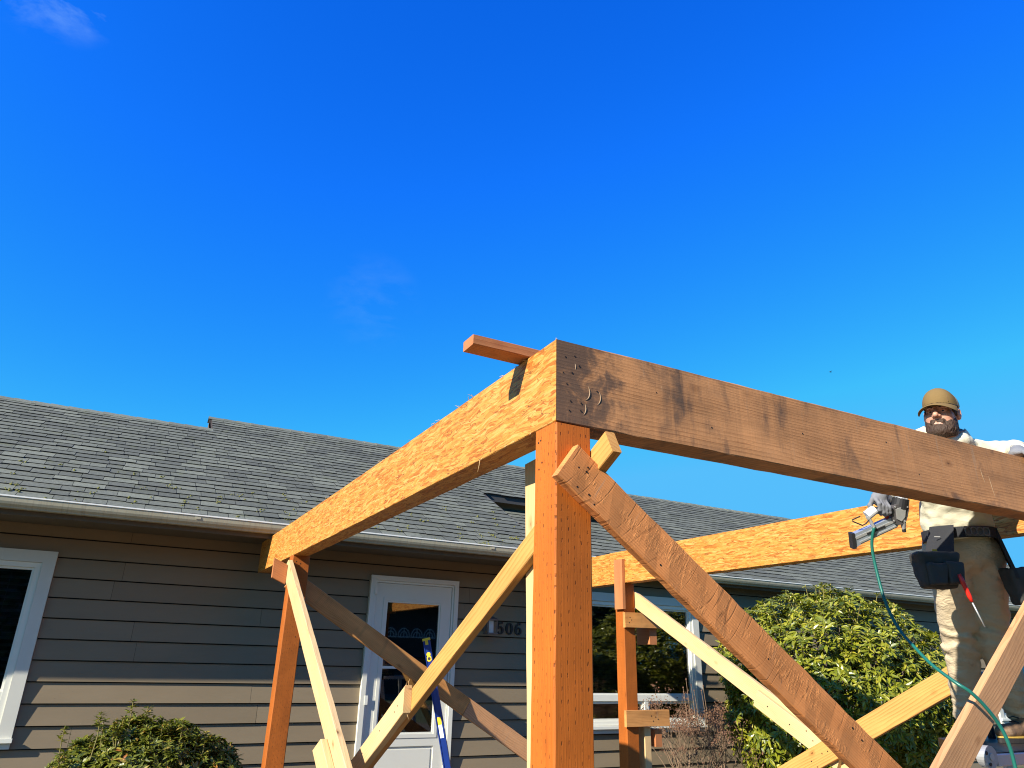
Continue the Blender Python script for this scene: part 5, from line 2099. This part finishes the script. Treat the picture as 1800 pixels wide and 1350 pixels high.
# ================================================================== tool belt, hung on the worker
belt = empty('tool_belt', (3.96, 2.25, 0.70))
tag(belt, 'black nylon tool belt with hanging pouches round the waist of the worker', 'tool belt')
V, Fc = [], []
NB = 48
for i in range(NB):
    a = 2 * math.pi * i / NB
    for (dr, z) in ((0.0, 0.665), (0.0, 0.722), (0.007, 0.722), (0.007, 0.665)):
        V.append((0.005 + (0.183 + dr) * math.cos(a), -0.015 + (0.152 + dr) * math.sin(a), z + 0.006 * math.cos(a)))
for i in range(NB):
    for k in range(4):
        Fc.append((i * 4 + k, ((i + 1) % NB) * 4 + k, ((i + 1) % NB) * 4 + (k + 1) % 4, i * 4 + (k + 1) % 4))
o = mesh_obj('belt', V, Fc, M['blackcloth'], belt, MM)
fix_normals(o)
m = MB()
for dx in (-0.05, -0.02, 0.012, 0.045):
    pts = [(dx + 0.017 * math.cos(2 * math.pi * i / 14), 0.156, 0.692 + 0.021 * math.sin(2 * math.pi * i / 14)) for i in range(15)]
    m.tube(pts, 0.0035, 6, False)
m.box((-0.065, 0.1485, 0.668), (0.065, 0.153, 0.718))
m.build('buckle', M['lampmetal'], belt, MM)


def pouch(cx, cy, ztop, w, h, dep, side, label=None):
    """open nylon bag hanging from the belt; built in the worker's own axes"""
    def fp(P):
        q = P - np.array([cx, cy, ztop - h / 2], np.float32)
        tap = 1.0 + 0.28 * (q[..., 2] / h)
        b = np.stack([np.abs(q[..., 0]) / tap - w / 2, np.abs(q[..., 1]) / tap - dep / 2, np.abs(q[..., 2]) - h / 2], -1)
        d = np.sqrt((np.maximum(b, 0) ** 2).sum(-1)) + np.minimum(b.max(-1), 0) - 0.018
        cav = np.stack([np.abs(q[..., 0]) / tap - w / 2 + 0.004, np.abs(q[..., 1]) / tap - dep / 2 + 0.004, np.abs(q[..., 2] - 0.06) - h / 2], -1).max(-1)
        d = np.maximum(d, -cav)
        return d + 0.006 * vnoise(P, 22, 41 + side) + 0.003 * vnoise(P, 45, 42)
    v, f = surface_net(fp, (cx - w, cy - dep - 0.03, ztop - h - 0.06), (cx + w, cy + dep + 0.03, ztop + 0.06), 0.008)
    return mesh_obj('pouch', v, f, M['greynylon'], belt, MM, True)


def pocket(cx, cy, ztop, w, h, dep, k):
    def fp(P):
        q = P - np.array([cx, cy, ztop - h / 2], np.float32)
        tap = 1.0 + 0.15 * (q[..., 2] / h)
        b = np.stack([np.abs(q[..., 0]) / tap - w / 2, np.abs(q[..., 1]) / tap - dep / 2, np.abs(q[..., 2]) - h / 2], -1)
        d = np.sqrt((np.maximum(b, 0) ** 2).sum(-1)) + np.minimum(b.max(-1), 0) - 0.010
        return d + 0.004 * vnoise(P, 30, 50 + k)
    v, f = surface_net(fp, (cx - w, cy - dep - 0.03, ztop - h - 0.04), (cx + w, cy + dep + 0.03, ztop + 0.04), 0.007)
    return mesh_obj('pocket', v, f, M['greynylon'], belt, MM, True)


# his right side (towards the house corner post)
RPX, RPY = -0.305, 0.225
m = MB()
m.add([(-0.187, 0.055, 0.725), (-0.110, 0.135, 0.725), (-0.205, 0.225, 0.49), (-0.320, 0.15, 0.49), (-0.199, 0.063, 0.725), (-0.118, 0.147, 0.725), (-0.213, 0.237, 0.49), (-0.332, 0.158, 0.49)],
      [(0, 1, 2, 3), (7, 6, 5, 4), (0, 4, 5, 1), (1, 5, 6, 2), (2, 6, 7, 3), (3, 7, 4, 0)])
m.build('hanger', M['blackcloth'], belt, MM)
pouch(RPX, RPY, 0.545, 0.150, 0.145, 0.070, 0)
pocket(RPX - 0.030, RPY + 0.060, 0.490, 0.070, 0.085, 0.026, 1)
pocket(RPX + 0.055, RPY + 0.064, 0.500, 0.062, 0.090, 0.026, 2)
m = MB()
m.box((RPX - 0.012, RPY + 0.02, 0.50), (RPX + 0.008, RPY + 0.03, 0.575), Matrix.Rotation(0.0, 4, 'Y'))
m.build('yellow_tool', M['yellowtool'], belt, MM)
# his left side
m = MB()
m.add([(0.13, 0.09, 0.725), (0.185, -0.02, 0.725), (0.26, 0.0, 0.46), (0.17, 0.13, 0.46), (0.142, 0.10, 0.725), (0.197, -0.01, 0.725), (0.272, 0.012, 0.46), (0.18, 0.142, 0.46)],
      [(0, 1, 2, 3), (7, 6, 5, 4), (0, 4, 5, 1), (1, 5, 6, 2), (2, 6, 7, 3), (3, 7, 4, 0)])
m.build('hanger', M['blackcloth'], belt, MM)
pouch(0.245, 0.07, 0.50, 0.120, 0.155, 0.075, 3)
pocket(0.265, 0.132, 0.46, 0.085, 0.095, 0.026, 4)
m = MB()
m.box((0.19, 0.121, 0.495), (0.235, 0.126, 0.503))
m.box((-0.235, 0.150, 0.655), (-0.205, 0.153, 0.660))
m.build('stitching', M['alu'], belt, MM)

# red handled driver hanging below the right pouch
t0, t1, t2 = MM @ Vector((RPX + 0.050, RPY + 0.105, 0.445)), MM @ Vector((RPX + 0.090, RPY + 0.10, 0.315)), MM @ Vector((RPX + 0.128, RPY + 0.10, 0.20))
drv = empty('screwdriver', t1)
tag(drv, 'red handled screwdriver hanging from the tool pouch', 'screwdriver')
m = MB()
m.tube([t0, t0.lerp(t1, .3), t0.lerp(t1, .8), t1], [.008, .011, .0105, .008], 10)
m.build('handle', M['redtool'], drv, None, True)
m = MB()
m.tube([t1.lerp(t2, .005), t2], [.004, .0035], 8)
m.build('shaft', M['steel'], drv, None, True)

# ================================================================== nail gun
gun = empty('nail_gun', (3.45, 2.39, 0.68))
tag(gun, 'silver and black pneumatic nail gun held in the gloved hand of the worker', 'nail gun')


def gp(px, py):
    return ((px - 1540) / 334.0, -(py - 915) / 334.0)


def gprism(name, mat, poly, z0, z1, parent=gun):
    m = MB()
    m.prism([gp(*p) for p in poly], (0, 0, z0), Vector((1, 0, 0)), Vector((0, 1, 0)), Vector((0, 0, 1)), z1 - z0)
    o = m.build(name, mat, parent, GM)
    return fix_normals(o)


mag = gprism('magazine', M['magazine'], [(1496, 939), (1564, 909), (1579, 917), (1574, 926), (1512, 955), (1500, 963)], -0.018, 0.018)
gprism('rail', M['steel'], [(1500, 943), (1566, 914), (1567, 918), (1502, 947)], -0.021, -0.0182, mag)
gprism('rail', M['steel'], [(1508, 951), (1573, 922), (1572.5, 924.5), (1509.5, 953.5)], -0.021, -0.0182, mag)
gprism('mag_end', M['gunblack'], [(1494, 937), (1499, 936), (1502, 950), (1503, 963), (1497, 964)], -0.0205, 0.0205, mag)
body = gprism('housing', M['gungrey'], [(1563, 893), (1570, 885), (1586, 884), (1592, 891), (1590, 905), (1586, 917), (1574, 921), (1566, 917), (1563, 906)], -0.034, 0.034)
gprism('cover', M['steel'], [(1568, 893), (1578, 889), (1585, 894), (1584, 906), (1578, 914), (1570, 910)], -0.040, -0.0345, body)
m = MB()
a0, a1 = gp(1581, 893), gp(1584, 876)
m.tube([(a0[0], a0[1], 0), (a1[0], a1[1], 0)], [0.043, 0.040], 20)
m.build('head_cap', M['gunblack'], gun, GM)
m = MB()
a0, a1 = gp(1584, 875.5), gp(1585, 871)
m.tube([(a0[0], a0[1], 0), (a1[0], a1[1], 0)], [0.028, 0.020], 16)
for q in range(6):
    an = 2 * math.pi * q / 6
    m.tube([(a0[0] + .032 * math.cos(an), a0[1] - .002, .032 * math.sin(an)), (a0[0] + .033 * math.cos(an), a0[1] + .004, .033 * math.sin(an))], .005, 8)
m.build('exhaust', M['steel'], gun, GM)
m = MB()
a0, a1, a2 = gp(1582, 908), gp(1584, 919), gp(1585, 929)
m.tube([(a0[0], a0[1], -0.02), (a1[0], a1[1], -0.02), (a2[0], a2[1], -0.02)], [0.017, 0.014, 0.009], 12)
m.build('nose', M['steel'], gun, GM)
m = MB()
a2, a3 = gp(1585.2, 928), gp(1586, 934)
m.tube([(a2[0], a2[1], -0.02), (a3[0], a3[1], -0.02)], [0.010, 0.010], 10)
m.build('nose_tip', M['gunblack'], gun, GM)
m = MB()
a0, a1 = gp(1566, 896), gp(1528, 900)
m.tube([(a0[0], a0[1], 0), ((a0[0] + a1[0]) / 2, (a0[1] + a1[1]) / 2 + 0.004, 0), (a1[0], a1[1], 0)], [0.021, 0.019, 0.020], 14)
m.build('grip', M['gunblack'], gun, GM, True)
m = MB()
a0, a1 = gp(1536, 895), gp(1522, 906)
m.tube([(a0[0], a0[1], -0.01), (a1[0], a1[1], -0.01)], [0.024, 0.025], 16)
m.build('grip_end', M['lvlwhite'], gun, GM)
m = MB()
a0, a1, a2 = gp(1522, 907), gp(1527, 915), gp(1532, 925)
m.tube([(a0[0], a0[1], -0.015), (a1[0], a1[1], -0.022), (a2[0], a2[1], -0.028)], [0.011, 0.009, 0.008], 10)
m.build('air_fitting', M['steel'], gun, GM)
m = MB()
pts = [(1527, 908), (1518, 919), (1512, 922), (1495, 915), (1494, 912.5), (1508, 906)]
m.tube([(*gp(*p), -0.025) for p in pts], 0.0035, 8)
m.build('hook', M['gunblack'], gun, GM)
for (bx_, by_) in ((1567, 889), (1588, 889), (1565, 913), (1584, 914)):
    m = MB()
    q0 = gp(bx_, by_)
    m.tube([(q0[0], q0[1], -0.0345), (q0[0], q0[1], -0.039)], 0.0045, 8)
    m.build('bolt', M['steel'], gun, GM)
gprism('label', M['gunblack'], [(1520, 936), (1552, 922), (1553.5, 925.5), (1521.5, 939.5)], -0.0215, -0.0211, mag)
gprism('trigger', M['gunred'], [(1556, 906), (1562, 904), (1561, 912), (1557, 915)], -0.008, 0.008)

# ================================================================== air hose
hp = [tuple(GM @ Vector((*gp(1532, 925), -0.028))), (3.405, 2.44, 0.600), (3.418, 2.446, 0.479), (3.415, 2.42, 0.309), (3.399, 2.36, 0.185), (3.357, 2.26, 0.092), (3.311, 2.16, 0.018), (3.296, 2.06, -0.049),
      (3.321, 2.02, -0.084), (3.371, 2.0, -0.137), (3.431, 1.99, -0.208), (3.456, 1.98, -0.28), (3.472, 1.98, -0.377), (3.48, 1.975, -0.7), (3.46, 1.95, -1.05), (3.42, 1.85, -1.30), (3.5, 1.6, -1.43), (3.9, 1.2, -1.436), (4.6, 0.9, -1.436)]


def catmull(P, n=8):
    P = [Vector(p) for p in P]
    out = []
    for i in range(len(P) - 1):
        a, b, c, d = P[max(i - 1, 0)], P[i], P[i + 1], P[min(i + 2, len(P) - 1)]
        for k in range(n):
            t = k / n
            out.append(0.5 * ((2 * b) + (c - a) * t + (2 * a - 5 * b + 4 * c - d) * t * t + (3 * b - a - 3 * c + d) * t ** 3))
    out.append(P[-1])
    return out


m = MB()
m.tube(catmull(hp), 0.0078, 10)
tag(m.build('air_hose', M['hose'], None, None, True), 'green rubber air hose drooping from the nail gun to the ground', 'hose')

# ================================================================== ladder with work deck
lad = empty('work_ladder', (4.2, 2.45, -EYE))
tag(lad, 'folding aluminium work ladder with black deck under the boots of the worker', 'ladder')
m = MB()
m.prism([(3.70, 2.24), (4.86, 2.24), (4.86, 2.80), (4.22, 2.80)], (0, 0, DECK - 0.045), Vector((1, 0, 0)), Vector((0, 1, 0)), Vector((0, 0, 1)), 0.045)
fix_normals(m.build('deck', M['black'], lad))
for (y0, sgn) in ((2.215, -1), (2.825, 1)):
    xa = 3.675 if sgn < 0 else 4.30
    if sgn < 0:
        m = MB()
        m.tube([(xa, y0 - 0.022, DECK - 0.01), (xa, y0 + 0.022, DECK - 0.01)], 0.047, 24)
        o = m.build('hinge', M['steel'], lad)
        for (a_, b_) in ((0, 0), (-0.035, 0.018), (-0.02, -0.030)):
            mm = MB()
            mm.tube([(xa + a_, y0 - 0.026, DECK - 0.01 + b_), (xa + a_, y0 - 0.0222, DECK - 0.01 + b_)], 0.016 if not a_ else 0.008, 14)
            mm.build('rivet', M['alu' if not a_ else 'black'], o)
    for (x0, x1) in ((xa + 0.025, xa + 0.185), (xa - 0.03, xa - 0.175)):
        if sgn > 0 and x0 < xa:
            continue
        board('rail', M['alu'], (x0, y0, DECK - 0.07), (x1, y0 + sgn * 0.05, Z0G), 0.062, 0.026, (1, 0, 0), lad, jit=0)
    board('rail', M['alu'], (xa + 0.06, y0, DECK - 0.028), (4.86, y0, DECK - 0.028), 0.05, 0.026, (0, 0, 1), lad, jit=0)
    board('rail', M['alu'], (4.875, y0, DECK - 0.05), (5.02, y0 + sgn * 0.05, Z0G), 0.062, 0.026, (1, 0, 0), lad, jit=0)
for x, z in ((4.94, -0.75), (4.97, -1.1)):
    m = MB()
    m.tube([(x, 2.20, z), (x, 2.84, z)], 0.016, 10)
    m.build('rung', M['alu'], lad)
# black guard frame standing at the far side of the deck
m = MB()
for seg_ in (((4.57, 2.70, DECK - 0.02), (4.57, 2.72, -0.02)), ((4.555, 2.72, -0.02), (5.32, 2.72, -0.045)), ((4.955, 2.72, -0.05), (4.90, 2.71, DECK - 0.02)), ((5.31, 2.72, -0.03), (5.30, 2.70, DECK - 0.02))):
    a_, b_ = Vector(seg_[0]), Vector(seg_[1])
    m.tube([a_, b_], 0.021, 8)
m.box((4.60, 2.66, DECK - 0.05), (5.32, 2.74, DECK - 0.018))
m.build('guard_frame', M['black'], lad)
m = MB()
m.box((4.965, 2.715, -0.29), (5.28, 2.725, -0.065))
m.build('guard_panel', M['gungrey'], lad)

# ================================================================== things beyond the house and across the street


def tree(name, label, base, h, spread, seed, n=2600, leaf=0.16, conifer=False, mat='farleaf'):
    r = random.Random(seed)
    root = empty(name, base)
    tag(root, label, 'tree')
    b = Vector(base)
    m = MB()
    top = b + Vector((0, 0, h))
    m.tube([b, b.lerp(top, .4) + Vector((.1, 0, 0)), b.lerp(top, .75), top - Vector((0, 0, .1))], [h * .03, h * .02, h * .01, .02], 10)
    tips = []
    for i in range(26):
        f = r.uniform(.22, .97)
        a = r.uniform(0, 6.28)
        L = spread * ((1 - f) ** .8 if conifer else math.sqrt(max(.05, 1 - ((f - .55) / .5) ** 2))) * r.uniform(.75, 1.05) + .1
        p = b.lerp(top, f)
        e = p + Vector((math.cos(a) * L, math.sin(a) * L, (-.12 if conifer else .35) * L))
        m.tube([p, p.lerp(e, .5) + Vector((0, 0, .05 * L)), e], [.05 * (1.1 - f) * h / 5, .03 * (1.1 - f) * h / 5, .008], 5)
        tips.append((p, e))
    m.build('trunk', M['bark'], root)
    V, F, T = [], [], []
    for i in range(n):
        p, e = r.choice(tips)
        c = p.lerp(e, r.uniform(.35, 1.08)) + Vector((r.gauss(0, .10 * spread), r.gauss(0, .10 * spread), r.gauss(0, .09 * spread)))
        if c.z > b.z + h * 1.01:
            continue
        s = leaf * r.uniform(.6, 1.3)
        ax = Vector((r.gauss(0, 1), r.gauss(0, 1), r.gauss(0, 1))).normalized()
        u = ax.orthogonal().normalized()
        w_ = ax.cross(u)
        k = len(V)
        V += [tuple(c + u * s), tuple(c + w_ * s * .45 + ax * s * .1), tuple(c - u * s), tuple(c - w_ * s * .45)]
        F += [(k, k + 1, k + 2), (k, k + 2, k + 3)]
        T += [r.random()] * 4
    tag(mesh_obj('crown', V, F, M[mat], root, tint=T), kind='stuff')
    return root


tree('garden_tree', 'tall tree whose tip shows behind the house roof', (33.3, 25.0, -EYE), 9.05, 2.2, 2, 2200, 0.16, True)
for i, (x, y, h, sp) in enumerate(((-9, -15, 7.5, 2.8), (-3.5, -17, 8.5, 3.0), (3.5, -16, 7.0, 3.0), (19, -15, 8.0, 3.2), (25, -17, 8.5, 3.2), (31, -16, 8, 3.2))):
    lab = ('dark pointed evergreen tree across the street', 'dark round broadleaf tree across the street')[i % 2]
    o = tree('street_tree', lab, (x, y, -EYE), h, sp, 30 + i, 2200, 0.30, conifer=(i % 2 == 0))
    o['group'] = ('pointed trees across the street', 'round trees across the street')[i % 2]
hed = empty('added_hedge', (-5, -13, -EYE))  # unseen greenery, added to keep bright sky out of the window reflections
tag(hed, 'long dark clipped greenery added out of view to darken the window reflections', 'added_hedge')
V, Fh, Th = [], [], []
rh = random.Random(77)
for i in range(8200):
    side = rh.random()
    c = Vector((rh.uniform(-16, 5.8), rh.uniform(-13.6, -12.4), -EYE + 4.3 + rh.gauss(0, .15))) if side < .35 else Vector((rh.uniform(-16, 5.8), -12.4 + rh.gauss(0, .1), rh.uniform(-EYE + .05, 2.8)))
    sz = .17 * rh.uniform(.6, 1.3)
    ax = Vector((rh.gauss(0, 1), rh.gauss(0, 1), rh.gauss(0, 1))).normalized()
    u_ = ax.orthogonal().normalized()
    w_ = ax.cross(u_)
    kk = len(V)
    V += [tuple(c + u_ * sz), tuple(c + w_ * sz * .5), tuple(c - u_ * sz), tuple(c - w_ * sz * .5)]
    Fh += [(kk, kk + 1, kk + 2), (kk, kk + 2, kk + 3)]
    Th += [rh.random()] * 4
tag(mesh_obj('foliage', V, Fh, M['farleaf'], hed, tint=Th), kind='stuff')
m = MB()
m.box((-15.9, -13.5, -EYE), (5.7, -12.55, 2.65))
m.build('branches', M['bark'], hed)  # solid box core, added so no sky shows through the leaves
gar = empty('garage', (11.5, -17, -EYE))
tag(gar, 'dark sided garage with white sunburst windows across the street', 'garage')
m = MB()
m.box((6.5, -20, -EYE), (17.5, -14.2, 2.1))
m.build('walls', M['darksiding'], gar)
m = MB()
m.prism([(-20.6, 1.95), (-13.6, 1.95), (-13.6, 2.1), (-17.1, 4.6), (-20.6, 2.1)], (6.2, 0, 0), Vector((0, 1, 0)), Vector((0, 0, 1)), Vector((1, 0, 0)), 11.6)
fix_normals(m.build('roof', M['farroof'], gar))
m = MB()
m.box((9.3, -14.199, -EYE), (12.9, -14.15, 1.35))
m.build('garage_door', M['darksiding'], gar)
for k in range(4):
    cx = 10.15 + 0.58 * k
    m = MB()
    for rad in (0.25, 0.15):
        pts = [(cx + rad * math.cos(math.pi * i / 12), -14.13, 0.72 + rad * 1.3 * math.sin(math.pi * i / 12)) for i in range(13)]
        m.tube(pts, 0.022, 6)
    m.tube([(cx - 0.27, -14.13, 0.70), (cx + 0.27, -14.13, 0.70)], 0.03, 6)
    m.tube([(cx, -14.13, 0.72), (cx, -14.13, 1.04)], 0.02, 5)
    m.build('sunburst', M['garage'], gar)

# ---- a bird far up
bird = empty('bird', (16.46, 12.25, 7.78))
tag(bird, 'tiny dark bird flying in the blue sky', 'bird')
m = MB()
bp = Vector((16.46, 12.25, 7.78))
m.tube([bp + Vector((-.07, .02, 0)) * 0.55, bp + Vector((-.03, 0, .005)) * 0.55, bp + Vector((.03, 0, 0)) * 0.55, bp + Vector((.075, -.01, .004)) * 0.55], [.002, .013, .011, .002], 8)
m.build('body', M['black'], bird, None, True)
for sgn in (-1, 1):
    m = MB()
    m.add([bp + Vector((-.025, 0, .01)) * 0.55, bp + Vector((.025, 0, .01)) * 0.55, bp + Vector((.01, sgn * .1, .035)) * 0.55, bp + Vector((-.01, sgn * .1, .035)) * 0.55,
           bp + Vector((-.025, 0, .015)) * 0.55, bp + Vector((.025, 0, .015)) * 0.55, bp + Vector((.01, sgn * .1, .038)) * 0.55, bp + Vector((-.01, sgn * .1, .038)) * 0.55],
          [(0, 1, 2, 3), (7, 6, 5, 4), (0, 4, 5, 1), (1, 5, 6, 2), (2, 6, 7, 3), (3, 7, 4, 0)])
    m.build('wing', M['black'], bird)

# ------------------------------------------------------------------ lift everything to stand on z = 0
for o in list(bpy.data.objects):
    if o.parent is None and o.type != 'LIGHT':
        o.location.z += EYE
